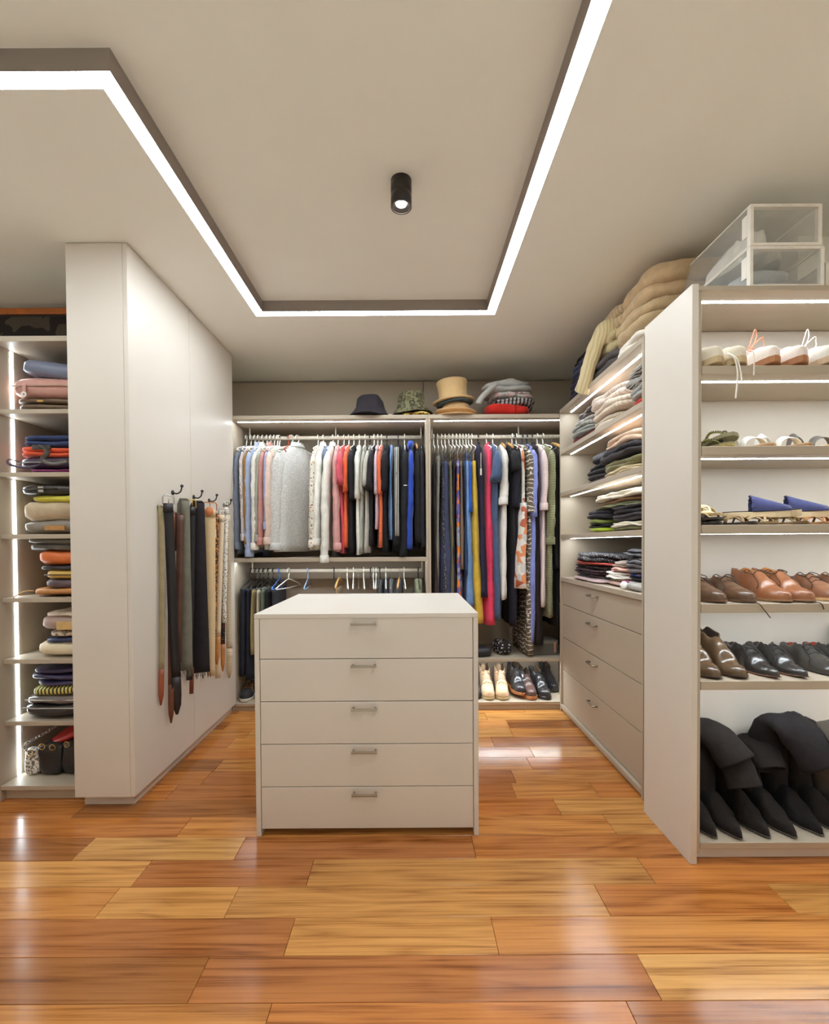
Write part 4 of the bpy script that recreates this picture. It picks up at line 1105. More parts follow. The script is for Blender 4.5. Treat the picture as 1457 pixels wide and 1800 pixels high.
# on top of the cabinet
z = ST
pile([('sweater', 'deep navy sweater lowest at the far end above the cabinet', 'sweater', .38, .40, .08, F((44, 40, 58)), 2, 0, -.02, 0),
      ('sweater', 'blackish violet sweater in the dark pile above the cabinet', 'sweater', .38, .38, .075, F((54, 48, 66)), 2, .01, .0, .05),
      ('sweater', 'slate blue folded sweater with pale edge above the cabinet', 'sweater', .37, .38, .07, F((72, 76, 100)), 2, -.01, .0, -.05),
      ('sweater', 'black sweater topping the dark pile near the back wall', 'sweater', .34, .36, .07, F((40, 36, 42)), 2, .01, .03, .05)], 3.13, z, SX0 + .03, PT, .3)
pile([('sweater', 'dark grey speckled knit lowest in the middle pile above cabinet', 'sweater', .46, .42, .10, PR([(84, 78, 78), (110, 104, 102), (66, 60, 62)], 200, 'speck'), 2, .0, -.01, .03),
      ('sweater', 'creamy khaki sweater folded thick in the middle pile', 'sweater', .44, .42, .11, K((190, 172, 128), 120), 2, .0, -.01, -.04),
      ('sweater', 'beige ribbed sweater touching the ceiling shadow', 'sweater', .44, .42, .12, K((190, 166, 132), 70), 2, -.02, .0, .05)], 2.72, z, SX0 + .03, PT, .33)
# sleeve of the creamy sweater hanging over the front edge
bm = bmesh.new(); pts = smoothpath([(SX0 + .10, 2.60, z + .235), (SX0 + .01, 2.63, z + .235), (SX0 - .012, 2.70, z + .18), (SX0 - .016, 2.80, z + .09), (SX0 - .018, 2.885, z + .0), (SX0 - .018, 2.91, z - .03)], 6)
tube(bm, pts, 1, 12, flat=(.024, .055))
for v in bm.verts: v.co += Vector((.008 * nz(v.co.y * 20, v.co.z * 20), .01 * nz(v.co.z * 14, 3.0), .008 * nz(v.co.y * 18, 7.0)))
o = mk('draped_scarf', bm, K((206, 188, 146), 120), None, True); centre(o)
tag(o, 'creamy khaki scarf draped over the cabinet front edge', 'scarf')
pile([('sheet', 'white folded bed sheet lowest beside the side panel top', 'sheet', .34, .42, .06, F((234, 226, 214)), 2, 0, -.02, 0),
      ('sweater', 'sand beige fleece folded beneath the biggest sweater', 'sweater', .40, .44, .13, F((184, 160, 124), .95, 120, .4), 2, .0, -.02, .04),
      ('sweater', 'big sand coloured sweater with rolled collar on top right', 'sweater', .44, .44, .15, F((196, 168, 132), .95, 120, .4), 2, .0, -.0, -.04)], 2.385, z, SX0 + .035, PT, .34)

# ================================================================== hats and sweatshirts above the closets
ZH = ZT + .0006
def crumple(bm, a, f=16, s=0.0):
    for v in bm.verts:
        q = Vector((v.co.x * f + s, v.co.y * f, v.co.z * f)); v.co += Vector((noise.noise(q), noise.noise(q + Vector((7, 3, 1))), .7 * noise.noise(q + Vector((2, 9, 4))))) * a
    lo = min(v.co.z for v in bm.verts)
    for v in bm.verts: v.co.z -= lo
HY = 3.505
c = at_y(651, 715, HY)
bm = bmesh.new(); lathe(bm, [(.128, .006), (.131, .002), (.126, 0), (.118, .012), (.098, .038), (.088, .06), (.076, .10), (.058, .122), (.03, .130), (0, .132)], 32, 1.0, .95)
crumple(bm, .012, 14, 3)
t = thing('bucket_hat', 'black cotton bucket hat, leftmost hat above the closets', 'hat', (c.x, HY, ZH), .3, 'hats above the closets'); t.scale = (1.28,) * 3
mk('crown', bm, F((50, 46, 52)), t, True)
bm = bmesh.new(); box(bm, .085, .125, -.075, -.069, .008, .016, .001); mk('label_tab', bm, F((220, 216, 210)), t)
c = at_y(725, 715, HY)
bm = bmesh.new(); pillow(bm, .24, .22, .03, amp=.016, seed=4.4); o = mk('bandana', bm, PR([(196, 158, 60), (226, 200, 120), (150, 100, 40), (110, 70, 40)], 45, 'blot'), None, True); o.location = (c.x + .02, HY - .01, ZH)
tag(o, 'yellow patterned bandana crushed under the camouflage hat', 'bandana')
bm = bmesh.new(); lathe(bm, [(.135, .004), (.137, .0), (.128, .0), (.115, .02), (.095, .034), (.09, .07), (.088, .105), (.07, .135), (.035, .142), (0, .142)], 32, 1.0, .9)
crumple(bm, .014, 15, 9)
t = thing('bucket_hat', 'olive camouflage bucket hat lying on a yellow bandana', 'hat', (c.x - .005, HY, ZH + .027), 0, 'hats above the closets', (.06, -.08, 0)); t.scale = (1.16,) * 3
mk('crown', bm, PR([(92, 92, 66), (120, 116, 88), (70, 66, 50), (104, 100, 80)], 26, 'camo'), t, True)
c = at_y(800, 715, HY)
def hat(name, label, z, prof, mat, sx, sy, rot, band=None, off=(0, 0), cr=.003):
    t = thing(name, label, 'hat', (c.x + off[0], HY + off[1], ZH + z * 1.16), 0, 'hats above the closets', rot); t.scale = (1.16,) * 3
    bm = bmesh.new(); lathe(bm, prof, 36, sx, sy); crumple(bm, cr, 12, z * 40); mk('crown', bm, mat, t, True)
    if band:
        bm = bmesh.new(); lathe(bm, band[0], 36, sx, sy); mk('hat_band', bm, band[1], t, True)
straw = F((206, 170, 120), .85, 300, .3, .06)
hat('straw_hat', 'flat tan straw hat lowest under the top hat', 0, [(.15, .004), (.152, .0), (.11, .0), (.108, .006), (.09, .012), (.088, .03), (.07, .036), (0, .034)], straw, 1.0, .9, (0, 0, 0), None, (.005, 0))
hat('fedora_hat', 'tan felt fedora with dark band below the top hat', .016, [(.132, .03), (.140, .022), (.133, .016), (.115, .005), (.098, .004), (.096, .012), (.088, .07), (.06, .085), (0, .08)], F((196, 156, 108), .8, 200, .2, .06), 1.0, .88, (0, .02, 0), ([(.0985, .012), (.0985, .03), (.094, .03)], F((60, 62, 62))), (.004, 0), .004)
hat('flat_cap', 'dark teal grey cap squeezed under the brim of the top hat', .086, [(.128, .0), (.13, .006), (.115, .016), (.09, .022), (0, .024), ], F((70, 78, 80)), .95, .85, (0, -.1, 0), None, (-.002, 0), .006)
hat('top_hat', 'tall sand coloured felt top hat crowning the hat stack', .100, [(.135, .010), (.141, .006), (.136, .001), (.118, -.002), (.098, .004), (.094, .01), (.092, .06), (.098, .115), (.103, .132), (.097, .14), (.05, .143), (0, .142)], F((204, 172, 124), .8, 240, .2, .05), 1.0, .9, (.0, -.09, 0), None, (-.012, 0))
c = at_y(892, 715, 3.53); zz = ZH
for nm, lab, w, h, m, ly, dx in [('sweatshirt', 'bright red folded sweatshirt lowest in the pile beside the hats', .36, .062, F((196, 44, 34)), 1, .0),
                              ('sweater', 'grey sweater with black stripes above the red sweatshirt', .31, .048, PR([(170, 166, 166), (56, 50, 54)], 11, 'stripeX'), 2, .025),
                              ('sweater', 'grey and pink mottled sweater under the grey hoodie', .30, .05, PR([(150, 152, 146), (176, 172, 168), (196, 160, 156), (120, 126, 118)], 22, 'camo'), 2, .01),
                              ('hoodie', 'light grey hoodie topping the pile beside the hats', .36, .085, F((168, 166, 162), .95, 200, .35), 2, -.005)]:
    o = folded(nm, lab, nm, (c.x + dx, 3.555, zz), w, .34, h, m, RN.uniform(-.05, .05), ly, 'folded tops above the closets'); zz += h + .001
    if nm == 'hoodie':
        bm = bmesh.new(); tube(bm, smoothpath([(-.10, -.15, .06), (-.17, -.165, .0), (-.215, -.17, -.05), (-.235, -.165, -.085)], 5), .03, 10, flat=(.035, .022)); mk('sleeve', bm, F((168, 166, 162), .95, 200, .35), o, True)
    if nm == 'sweatshirt':
        bm = bmesh.new(); tube(bm, [(.02, -.178, .004), (.022, -.185, .03), (.02, -.172, .062)], .003, 6); mk('zip', bm, plain((40, 36, 38)), o, True)

# ================================================================== handbags, far left
BG = 'handbags on the lit shelves'
def bagpile(i, items):
    z = bagz[i] + .0008
    for nm, lab, x0, w, d, h, mat, kw in items:
        t = thing(nm, lab, 'bag', (x0 + w / 2, BY0 + .03 + kw.get('dy', .0) + d / 2, z), kw.get('yaw', 0), BG, (0, kw.get('roll', 0), kw.get('yaw', 0)))
        bm = bmesh.new(); n = kw.get('n', 1)
        for k in range(n): pillow(bm, w, d, h / n * 1.12, z0=k * h / n, amp=kw.get('amp', .009), wr=kw.get('wr', .003), seed=seed(), p=kw.get('p', 4.0), n=(14, 9, 4))
        lo = min(v.co.z for v in bm.verts)
        for v in bm.verts: v.co.z -= lo
        mk('body', bm, mat, t, True)
        if 'zip' in kw:
            bm = bmesh.new(); tube(bm, [(-w * .44 + w * .88 * q / 10, -d / 2 - .001 + .008 * abs(q - 5) / 5 * (abs(q - 5) > 3), h * kw.get('zz', .6)) for q in range(11)], .0035, 6); mk('zip', bm, plain(kw['zip'], .4, .5), t, True)
        if 'strap' in kw:
            sm, pts, wd = kw['strap']; bm = bmesh.new(); tube(bm, smoothpath(pts, 6), 1, 8, flat=(wd, .003)); mk('strap', bm, sm, t, True)
        if 'clasp' in kw:
            cm, cx, cz, cw, ch = kw['clasp']; bm = bmesh.new(); box(bm, cx - cw / 2, cx + cw / 2, -d / 2 - .008, -d / 2 + .004, cz, cz + ch, .002); mk('clasp', bm, cm, t)
        if 'tag' in kw:
            bm = bmesh.new(); box(bm, kw['tag'][1], kw['tag'][1] + .018, -d / 2 - .010, -d / 2 - .006, .02, .07, .001); tg = mk('zip_tab', bm, kw['tag'][0], t)
            bm = bmesh.new(); lathe(bm, [(.006, -.002), (.014, -.002), (.014, .002), (.006, .002), (.006, -.002)], 16, cap=False)
            for v in bm.verts: v.co = Vector((kw['tag'][1] + .009 + v.co.x, -d / 2 - .0105 + v.co.z, .016 + v.co.y))
            mk('ring', bm, plain((236, 230, 222), .3), tg, True)
        z += h * kw.get('rise', 1.0) + .0015
GOLD = plain((196, 160, 90), .3, .9)
SIL = plain((190, 186, 180), .25, .9)
X0 = BX0 + .012
bagpile(0, [('pouch_bag', 'olive brown crumpled leather pouch at the bottom of the top bag shelf', X0 + .02, .35, .3, .06, LE((106, 84, 64), .45), dict(n=2, amp=.008, clasp=(GOLD, -.02, .04, .03, .012))),
            ('handbag', 'dusty pink bag with zip tab under the grey-blue pouch', X0, .36, .3, .10, LE((196, 146, 134), .5, .4, .1), dict(zip=(180, 150, 130), zz=.62, tag=(LE((196, 146, 134)), -.09), amp=.008)),
            ('clutch_bag', 'smooth grey-blue clutch tilted on top of the pink bag', X0 + .045, .36, .28, .075, LE((112, 118, 138), .4, .5, .06), dict(roll=.16, amp=.003, p=5))])
bagpile(1, [('pouch_bag', 'flat magenta pouch lowest on the second bag shelf', X0 + .07, .3, .28, .018, F((150, 66, 120)), dict()),
            ('handbag', 'dark plum bag with curved handle loop on the second shelf', X0 + .02, .36, .3, .055, LE((66, 50, 72), .4), dict(strap=(LE((66, 50, 72)), [(-.14, -.13, .035), (-.17, -.17, .045), (-.16, -.185, .02), (-.10, -.18, .004), (-.05, -.165, .012), (-.03, -.14, .03)], .006), zip=(150, 146, 150))),
            ('tote_bag', 'bright orange red tote with dark leather strap', X0 + .03, .36, .3, .05, F((222, 92, 60)), dict(strap=(LE((84, 76, 70)), [(-.06, -.13, .06), (-.02, -.17, .055), (.02, -.185, .02), (.0, -.19, -.02), (.045, -.18, -.035), (.10, -.16, -.02)], .012), n=2)),
            ('handbag', 'dark denim blue bag topping the second shelf', X0 + .045, .36, .3, .055, F((56, 66, 104)), dict(n=2, clasp=(LE((70, 64, 62)), -.05, -.012, .09, .022)))])
bagpile(2, [('handbag', 'grey leather bag with tan buckle strap on the third bag shelf', X0 + .045, .34, .3, .06, LE((136, 126, 114), .4, .5, .08), dict(clasp=(LE((180, 130, 76), .4), .02, .018, .10, .024))),
            ('tote_bag', 'sagging beige canvas tote on the third bag shelf', X0 + .04, .35, .3, .09, F((196, 176, 148)), dict(amp=.014, n=1)),
            ('scarf_bundle', 'crumpled lemon yellow cloth bag peeping from the beige tote', X0 + .10, .28, .26, .035, F((206, 196, 76)), dict(amp=.014)),
            ('belt_bag', 'black leather bag with pointed buckled flap on top', X0 + .03, .36, .28, .055, LE((54, 48, 44), .35), dict(clasp=(SIL, -.04, .018, .028, .03), strap=(LE((54, 48, 44)), [(-.12, -.145, .03), (-.06, -.152, .034), (.04, -.152, .034)], .016)))])
bagpile(3, [('handbag', 'tan flat bag with thin tie cord on the fourth bag shelf', X0 + .085, .3, .3, .035, LE((196, 136, 80), .45, .4, .1), dict(strap=(LE((196, 150, 90)), [(-.12, -.14, .03), (-.16, -.15, .028), (-.2, -.17, .002)], .003))),
            ('clutch_bag', 'dusky purple rounded clutch above the tan flat bag', X0 + .14, .26, .26, .045, LE((98, 80, 88), .35), dict()),
            ('pouch_bag', 'mustard yellow zip pouch above the purple clutch', X0 + .155, .24, .26, .045, LE((206, 168, 84), .4, .5, .08), dict(zip=(90, 70, 40))),
            ('handbag', 'crinkled black patent bag squeezed below the orange one', X0 + .125, .26, .26, .025, LE((50, 46, 54), .25), dict(amp=.01)),
            ('handbag', 'bright orange leather bag on the fourth bag shelf', X0 + .12, .28, .28, .068, LE((214, 112, 54), .4, .5, .08), dict()),
            ('shoulder_bag', 'grey-green slouchy leather bag topping the fourth shelf', X0 + .06, .34, .3, .065, LE((98, 94, 86), .4), dict(amp=.014, n=2))])
bagpile(4, [('clutch_bag', 'cream rolled clutch alone at the front of the fifth shelf', X0 + .10, .3, .26, .065, LE((228, 212, 182), .5, .4, .06), dict()),
            ('pouch_bag', 'navy blue flat pouch above the cream clutch', X0 + .15, .26, .26, .028, LE((44, 54, 92), .4), dict()),
            ('pouch_bag', 'snake patterned pouch under the mauve bag', X0 + .17, .24, .26, .03, PR([(186, 166, 140), (120, 104, 88), (206, 190, 168)], 90, 'blot', .5), dict()),
            ('handbag', 'mauve grey bag folded round a gold pouch', X0 + .12, .29, .28, .07, LE((176, 152, 142), .45, .4, .08), dict(amp=.01, clasp=(LE((206, 170, 110), .35), .03, .012, .12, .04))),
            ('clutch_bag', 'off-white flat clutch topping the fifth bag shelf', X0 + .155, .26, .26, .026, LE((232, 222, 208), .5), dict())])
bagpile(5, [('shoulder_bag', 'shiny black bag with stitched side on the sixth bag shelf', X0 + .035, .36, .3, .062, LE((52, 48, 48), .22), dict(zip=(180, 176, 170), zz=.9, dy=-.01)),
            ('pouch_bag', 'silver grey zipped pouch above the shiny black bag', X0 + .04, .35, .28, .042, LE((116, 108, 106), .25, .6, .1), dict(zip=(200, 196, 190), zz=.7)),
            ('clutch_bag', 'black clutch with pale yellow striped band', X0 + .075, .32, .28, .05, PR([(206, 196, 110), (48, 42, 40), (232, 226, 210)], 16, 'stripeX', .5), dict(roll=-.06)),
            ('pouch_bag', 'dark violet pouch, lowest of three alike', X0 + .09, .31, .28, .026, LE((60, 54, 88), .35), dict(n=1)),
            ('pouch_bag', 'dark violet pouch between two others alike', X0 + .06, .33, .28, .03, LE((64, 58, 92), .35), dict()),
            ('pouch_bag', 'dark violet pouch, topmost of three alike', X0 + .075, .32, .28, .028, LE((58, 52, 86), .35), dict())])
# bottom compartment: bags standing upright
zb = bagz[6] + .0008
def upright(nm, lab, x, y, w, d, h, mat, yaw=0, pitch=0, rings=(), chain=None, roll=0):
    t = thing(nm, lab, 'bag', (x, y, zb), 0, BG, (pitch, roll, yaw))
    bm = bmesh.new(); pillow(bm, w, d, h, amp=.009, wr=.003, seed=seed(), p=4.5, n=(9, 6, 8))
    lo = min(v.co.z for v in bm.verts)
    for v in bm.verts: v.co.z -= lo
    mk('body', bm, mat, t, True)
    for rx, rz in rings:
        bm = bmesh.new(); pts = [(rx + .014 * math.cos(a), -d / 2 - .004, rz + .014 * math.sin(a)) for a in [2 * math.pi * k / 14 for k in range(14)]]
        tube(bm, pts, .0025, 6, True); mk('ring', bm, GOLD, t, True)
    if chain:
        cm, pts = chain; P = smoothpath(pts, 8)
        bm = bmesh.new()
        for q in range(len(P) - 1):
            mid = (P[q] + P[q + 1]) / 2; dd = (P[q + 1] - P[q]).normalized(); sd = dd.cross(Vector((0, 1, 0)) if q % 2 else Vector((1, 0, .3))).normalized()
            L2 = (P[q + 1] - P[q]).length * .72
            tube(bm, [mid + dd * (L2 * math.cos(a)) + sd * (.007 * math.sin(a)) for a in [2 * math.pi * k / 8 for k in range(8)]], .0019, 5, True)
        mk('chain', bm, cm, t, True)
upright('evening_bag', 'small silver bag with chain strap beside the light strip', X0 + .055, BY0 + .10, .08, .06, .13, PR([(210, 204, 196), (120, 112, 104), (236, 232, 226)], 120, 'blot', .3), .1, 0, ((0, .12),), (SIL, [(-.02, -.03, .13), (-.01, -.05, .17), (.04, .05, .2), (.10, .16, .245), (.13, .2, .25)]))
t = thing('clutch_bag', 'bright red leather clutch lying aslant on top of the black bags', 'bag', (X0 + .20, BY0 + .20, zb + .165), 0, BG, (.1, -.42, .1))
bm = bmesh.new(); pillow(bm, .24, .2, .035, amp=.004, seed=8.1, p=5); mk('body', bm, LE((176, 40, 36), .35, .5, .08), t, True)
upright('shoulder_bag', 'soft black bag with gold rings standing on the lowest bag shelf', X0 + .155, BY0 + .11, .13, .10, .165, LE((34, 31, 33), .35), .05, 0, ((-.03, .155), (.02, .15)))
upright('shoulder_bag', 'upright black bag between the gold ringed bag and the beige one', X0 + .255, BY0 + .13, .08, .14, .17, LE((40, 36, 37), .4), -.05, 0, ((.0, .165),))
upright('evening_bag', 'beige satin bag squeezed among the black bags', X0 + .318, BY0 + .10, .055, .11, .155, LE((206, 178, 134), .4, .5, .1), .04, 0, ())
upright('evening_bag', 'glossy black bag at the right end of the lowest bag shelf', X0 + .366, BY0 + .09, .034, .11, .15, LE((32, 30, 34), .2), 0, 0, ((-.005, .145),), (SIL, [(-.02, -.06, .13), (-.01, -.07, .17), (.005, -.05, .2)]))

# ================================================================== belts and scarves on the wardrobe hooks
HOOKS = []
for px, py in ((303, 866), (340, 874), (367, 880), (393, 888)):
    c = at_x(px, py, WX)
    HOOKS.append(c)
for i, c in enumerate(HOOKS):
    t = thing('coat_hook', 'black ball-tipped hook on the wardrobe door, %s' % ('the one nearest the room with black belts', 'behind the grey fringed scarf', 'above the tan round leather belt end', 'nearest the closet above the dotted belt')[i], 'hook', (WX, c.y, c.z), 0, 'hooks on the wardrobe door')
    bm = bmesh.new(); lathe(bm, [(0, 0), (.014, 0), (.014, .004), (.01, .006), (0, .006)], 16)
    for v in bm.verts: v.co = Vector((v.co.z, v.co.x, v.co.y))
    mk('plate', bm, DARKM, t, True)
    bm = bmesh.new(); tube(bm, smoothpath([(.004, 0, 0), (.025, 0, -.006), (.045, 0, .006), (.052, 0, .03)], 5), .004, 8); mk('stem', bm, DARKM, t, True)
    bm = bmesh.new(); bmesh.ops.create_uvsphere(bm, u_segments=14, v_segments=8, radius=.009)
    for v in bm.verts: v.co += Vector((.053, 0, .036))
    mk('ball_tip', bm, DARKM, t, True)
def belt(label, x0, y0, x1, y1, wpx, mat, off=.04, yaw=.55, cat='belt', tip=None, buckle=None, fringe=None, th=.004, curve=0.0, name='belt', wt=None):
    """strip hanging from (x0,y0) to (x1,y1) in pixels on the plane a little off the door"""
    X = WX + off
    A, B = at_x(x0, y0, X), at_x(x1, y1, X)
    wd = wpx / FPX * A.y / 2
    wv = Vector((math.cos(yaw), math.sin(yaw), 0)) * wd
    n = 22; pts = []; ws = []; s = seed()
    for i in range(n + 1):
        q = i / n; p = A.lerp(B, q); p = Vector((X + curve * math.sin(q * 3.14) + .006 * nz(q * 3, s) * q, p.y + .01 * nz(q * 2, s + 5) * q, p.z)); pts.append(p)
        a = yaw + .35 * nz(q * 1.8, s + 9) * q; k = 1 + ((wt - 1) * q if wt else 0)
        if tip and q > .93: k *= max(.25, 1 - ((q - .93) / .07) ** 2 * .8)
        ws.append(Vector((math.cos(a), math.sin(a), 0)) * wd * k)
    t = thing(name, label, cat, tuple(pts[0]), 0, 'belts and scarves on the hooks')
    cut = int(n * .82) if tip else n
    bm = bmesh.new(); ribbon(bm, pts[:cut + 1], ws[:cut + 1], th); mk('strap', bm, mat, t, True, world=True)
    for m2 in ([tip] if tip else []):
        bm = bmesh.new(); ribbon(bm, pts[cut:], ws[cut:], th * 1.15); mk('tip', bm, m2, t, True, world=True)
    # loop over the hook
    bm = bmesh.new(); up = Vector((0, 0, 1)); b = pts[0]
    if buckle:
        w2 = ws[0] * 1.15; hgt = .045
        ring = [b - w2, b - w2 + up * hgt * .8, b - w2 * .8 + up * hgt, b + w2 * .8 + up * hgt, b + w2 + up * hgt * .8, b + w2, b + w2 * .5 - up * .006, b - w2 * .5 - up * .006]
        tube(bm, ring, .0035, 6, True); tube(bm, [b, b + up * hgt * .95], .0025, 6); mk('buckle', bm, buckle, t, True, world=True)
        bm = bmesh.new(); ribbon(bm, [b + up * .004 + Vector((0, -.004, 0)), b + up * .006 - up * .05 + Vector((0, -.006, 0))], ws[0] * 1.02, .004); mk('keeper', bm, mat, t, True, world=True)
    else:
        ribbon(bm, [b, b + up * .012 + Vector((-.012, 0, 0)), b + Vector((-.026, 0, -.02)), b + Vector((-.03, 0, -.2))], ws[0] * .9, th); mk('fold', bm, mat, t, True, world=True)
    if fringe:
        bm = bmesh.new()
        for k in range(13):
            f = (k / 12 * 2 - 1) * .95; p = pts[-1] + ws[-1] * f
            tube(bm, [p + up * .01, p + Vector((RN.uniform(-.006, .006), 0, -RN.uniform(.02, .045)))], .0016, 4)
        o = mk('fringe', bm, mat, t, False, world=True); o['kind'] = 'stuff'
    return t
BL = LE((36, 32, 33), .4, .4, .15)
belt('olive canvas belt with a tan leather tip, hanging nearest the room', 283, 892, 283, 1240, 9, F((150, 136, 104)), .018, .5, tip=LE((150, 76, 44), .45), curve=.004)
belt('black leather belt with silver buckle, longest of all belts', 296, 886, 311, 1256, 15, BL, .052, .5, tip=LE((42, 36, 36), .45), buckle=SIL, wt=1.05)
belt('chestnut leather belt hidden behind the long black belt', 302, 900, 300, 1271, 10, LE((112, 62, 38), .45), .03, .5, tip=LE((104, 58, 36), .5), wt=.9)
belt('dark brown leather belt left of the grey fringed scarf', 317, 905, 313, 1165, 11, LE((84, 50, 36), .45), .035, .5, wt=.95)
belt('grey-green wool scarf strip with frayed fringe', 326, 880, 328, 1178, 13, F((116, 112, 98), .95, 150, .5), .05, .45, 'scarf', fringe=True, th=.008, name='scarf', wt=1.5)
belt('thin black belt between grey scarf and wide black scarf', 338, 892, 334, 1195, 10, BL, .03, .4, buckle=GOLD)
belt('red-brown belt whose tip peeps below the black scarf', 342, 884, 335, 1220, 8, LE((126, 66, 44), .5), .007, .4)
belt('wide black cotton scarf with fringed lower end', 350, 884, 354, 1182, 17, F((42, 37, 40), .95), .055, .45, 'scarf', fringe=True, th=.010, name='scarf', wt=1.6)
t = belt('wide cream webbing belt hung by a round tan leather end', 369, 896, 371, 1188, 19, F((214, 188, 146), .9, 200, .3, .05), .058, .42, buckle=LE((186, 112, 66), .45), wt=.62)
b = Vector(t.location)
bm = bmesh.new(); lathe(bm, [(0, -.004), (.023, -.004), (.025, 0), (.023, .004), (0, .004)], 20)
for v in bm.verts: v.co = Vector((v.co.x * math.cos(.42) , v.co.x * math.sin(.42) - .012 + v.co.z, v.co.y * 1.25 - .012))
mk('leather_patch', bm, LE((186, 112, 66), .45), t, True)
belt('cream belt strip hanging just behind the wide webbing belt', 375, 930, 383, 1192, 9, F((222, 200, 166), .9, 200, .3, .05), .03, .35)
belt('brown and orange braided belt beside the cream strips', 381, 905, 376, 1120, 8, PR([(120, 72, 40), (206, 138, 70), (70, 44, 30)], 120, 'blot', .5), .045, .35)
belt('black studded narrow belt behind the braided belt', 377, 900, 372, 1130, 6, PR([(44, 38, 38), (170, 160, 150)], 110, 'speck', .4), .03, .35)
belt('smooth cream leather belt left of the dotted one', 390, 906, 381, 1168, 9, LE((220, 198, 166), .45, .4, .06), .058, .3, tip=LE((186, 128, 70), .45), buckle=SIL)
belt('black embroidered belt with red flecks near the closet', 393, 920, 392, 1180, 7, PR([(42, 36, 36), (150, 60, 44), (186, 150, 100)], 110, 'speck', .7), .03, .3, tip=LE((186, 120, 60), .4))
belt('white belt pierced with rows of black dots', 398, 893, 394, 1095, 7, PR([(228, 222, 212), (44, 40, 40)], 105, 'speck', .5), .058, .3, buckle=SIL)
belt('knitted cream belt with rounded end, nearest the closet', 401, 905, 403, 1192, 7, K((208, 190, 160), 160, 'Z'), .035, .3, tip=K((206, 186, 154), 160, 'Z'), wt=1.5)

# ================================================================== shoes in the shoe cabinet
YT = KY0 + .012
def shx(px, y=None): return at_y(px, 1000, y if y else YT + .02).x
INS = LE((60, 48, 40), .6); TANI = LE((196, 152, 104), .6)
SOLE_D = plain((48, 40, 34), .5)
# shelf 5 (z khz[4]): brown ankle boots, pointed black shoes, red-lined black shoes, dark boot
z = khz[4] + .0006; G5 = 'shoes on the lowest shoe shelf'
ankle = lambda: Last(.285, W_ROUND, .98, .135, .12, .036, .02, .009, .004, (.03, .34))
BRN = LE((98, 76, 56), .22, .6, .2)
for i, px in enumerate((1262, 1309)):
    shoe('glossy brown ankle boot, %s' % ('cut by the pale side panel' if i == 0 else 'second from the pale side panel'), px, YT + .006, z, ankle(), BRN, LE((70, 48, 34), .4), INS, 'ankle_boot', 'boot', 0, G5, welt=LE((70, 48, 34), .4))
pointed = lambda: Last(.31, W_POINT, .98, .062, .088, .03, .022, .007, .006, (.03, .36))
BLK = LE((58, 54, 52), .22, .6, .2)
for i, px in enumerate((1371, 1421)):
    shoe('black pointed lace-up shoe, %s' % ('beside the brown ankle boots' if i == 0 else 'beside the red-lined shoes'), px, YT, z, pointed(), BLK, LE((112, 70, 46), .4), LE((74, 50, 44), .6), 'dress_shoe', 'shoe', 0, G5, laces=plain((26, 24, 25), .6), nl=4)
for i, px in enumerate((1484, 1530)):
    shoe('black round-toed lace-up shoe with red lining, %s' % ('at the picture edge' if i == 0 else 'mostly beyond the picture edge'), px, YT + .02, z, Last(.295, W_ROUND, 1, .06, .085, .036, .018, .008, .004, (.03, .36)), LE((70, 66, 62), .22, .6, .2), SOLE_D, LE((160, 58, 36), .5), 'dress_shoe', 'shoe', 0, G5, laces=plain((26, 24, 25), .6), nl=4)
shoe('dark brown ankle boot standing at the right edge of the lowest shelf', 1585, YT + .05, z, ankle(), LE((72, 62, 54), .35), SOLE_D, TANI, 'ankle_boot', 'boot', .05, G5)
# shelf 4: dark brown lace-ups, tan chukkas, brown derbies
z = khz[3] + .0006; G4 = 'brown shoes on the fourth shoe shelf'
DKB = LE((104, 76, 56), .28, .55, .2); TAN = LE((150, 96, 62), .3, .5, .14); MID = LE((138, 94, 68), .3, .5, .18)
lace_b = plain((72, 48, 34), .7)
for i, px in enumerate((1271, 1324)):
    shoe('dark brown lace-up shoe, %s' % ('half behind the pale side panel' if i == 0 else 'between the panel and the tan ankle boots'), px, YT, z, Last(.29, W_ROUND, .98, .06, .08, .036, .014, .010, .003, (.03, .36)), DKB, LE((120, 88, 64), .4), INS, 'lace_up_shoe', 'shoe', 0, G4, laces=lace_b, nl=3, lace_loops=1, welt=LE((120, 92, 70), .5))
for i, px in enumerate((1387, 1428)):
    shoe('tan leather chukka boot, %s' % ('with its back edge rising highest' if i == 0 else 'standing close right of its twin'), px, YT, z, Last(.295, W_ROUND, 1.02, .105, .105, .038, .012, .010, .003, (.03, .34)), TAN, LE((150, 112, 80), .5), LE((206, 140, 80), .5), 'chukka_boot', 'boot', 0, G4, laces=lace_b, nl=2, lace_loops=1)
for i, px in enumerate((1487, 1536)):
    shoe('reddish brown derby shoe, %s' % ('right of the tan chukka boots' if i == 0 else 'last on the fourth shelf'), px, YT + .01, z, Last(.295, W_ROUND, 1, .06, .085, .036, .014, .012, .003, (.03, .36)), MID, LE((206, 170, 120), .5), INS, 'derby_shoe', 'shoe', 0, G4, laces=lace_b, nl=4, lace_loops=1)
def lace_over(label, pts, mat, r=.002):
    bm = bmesh.new(); tube(bm, smoothpath(pts, 6), r, 6); o = mk('loose_shoelace', bm, mat, None, True); centre(o); tag(o, label, 'shoelace')
a = at_y(1331, 1061, KY0 - .004); b = at_y(1354, 1086, KY0 - .012)
lace_over('brown shoelace end hanging over the fourth shoe shelf edge', [(a.x - .04, KY0 + .03, z + .003), (a.x, KY0 - .003, z + .003), (a.x + .02, KY0 - .010, z - .02), (b.x, KY0 - .012, b.z)], lace_b)
a = at_y(1443, 1061, KY0 - .004)
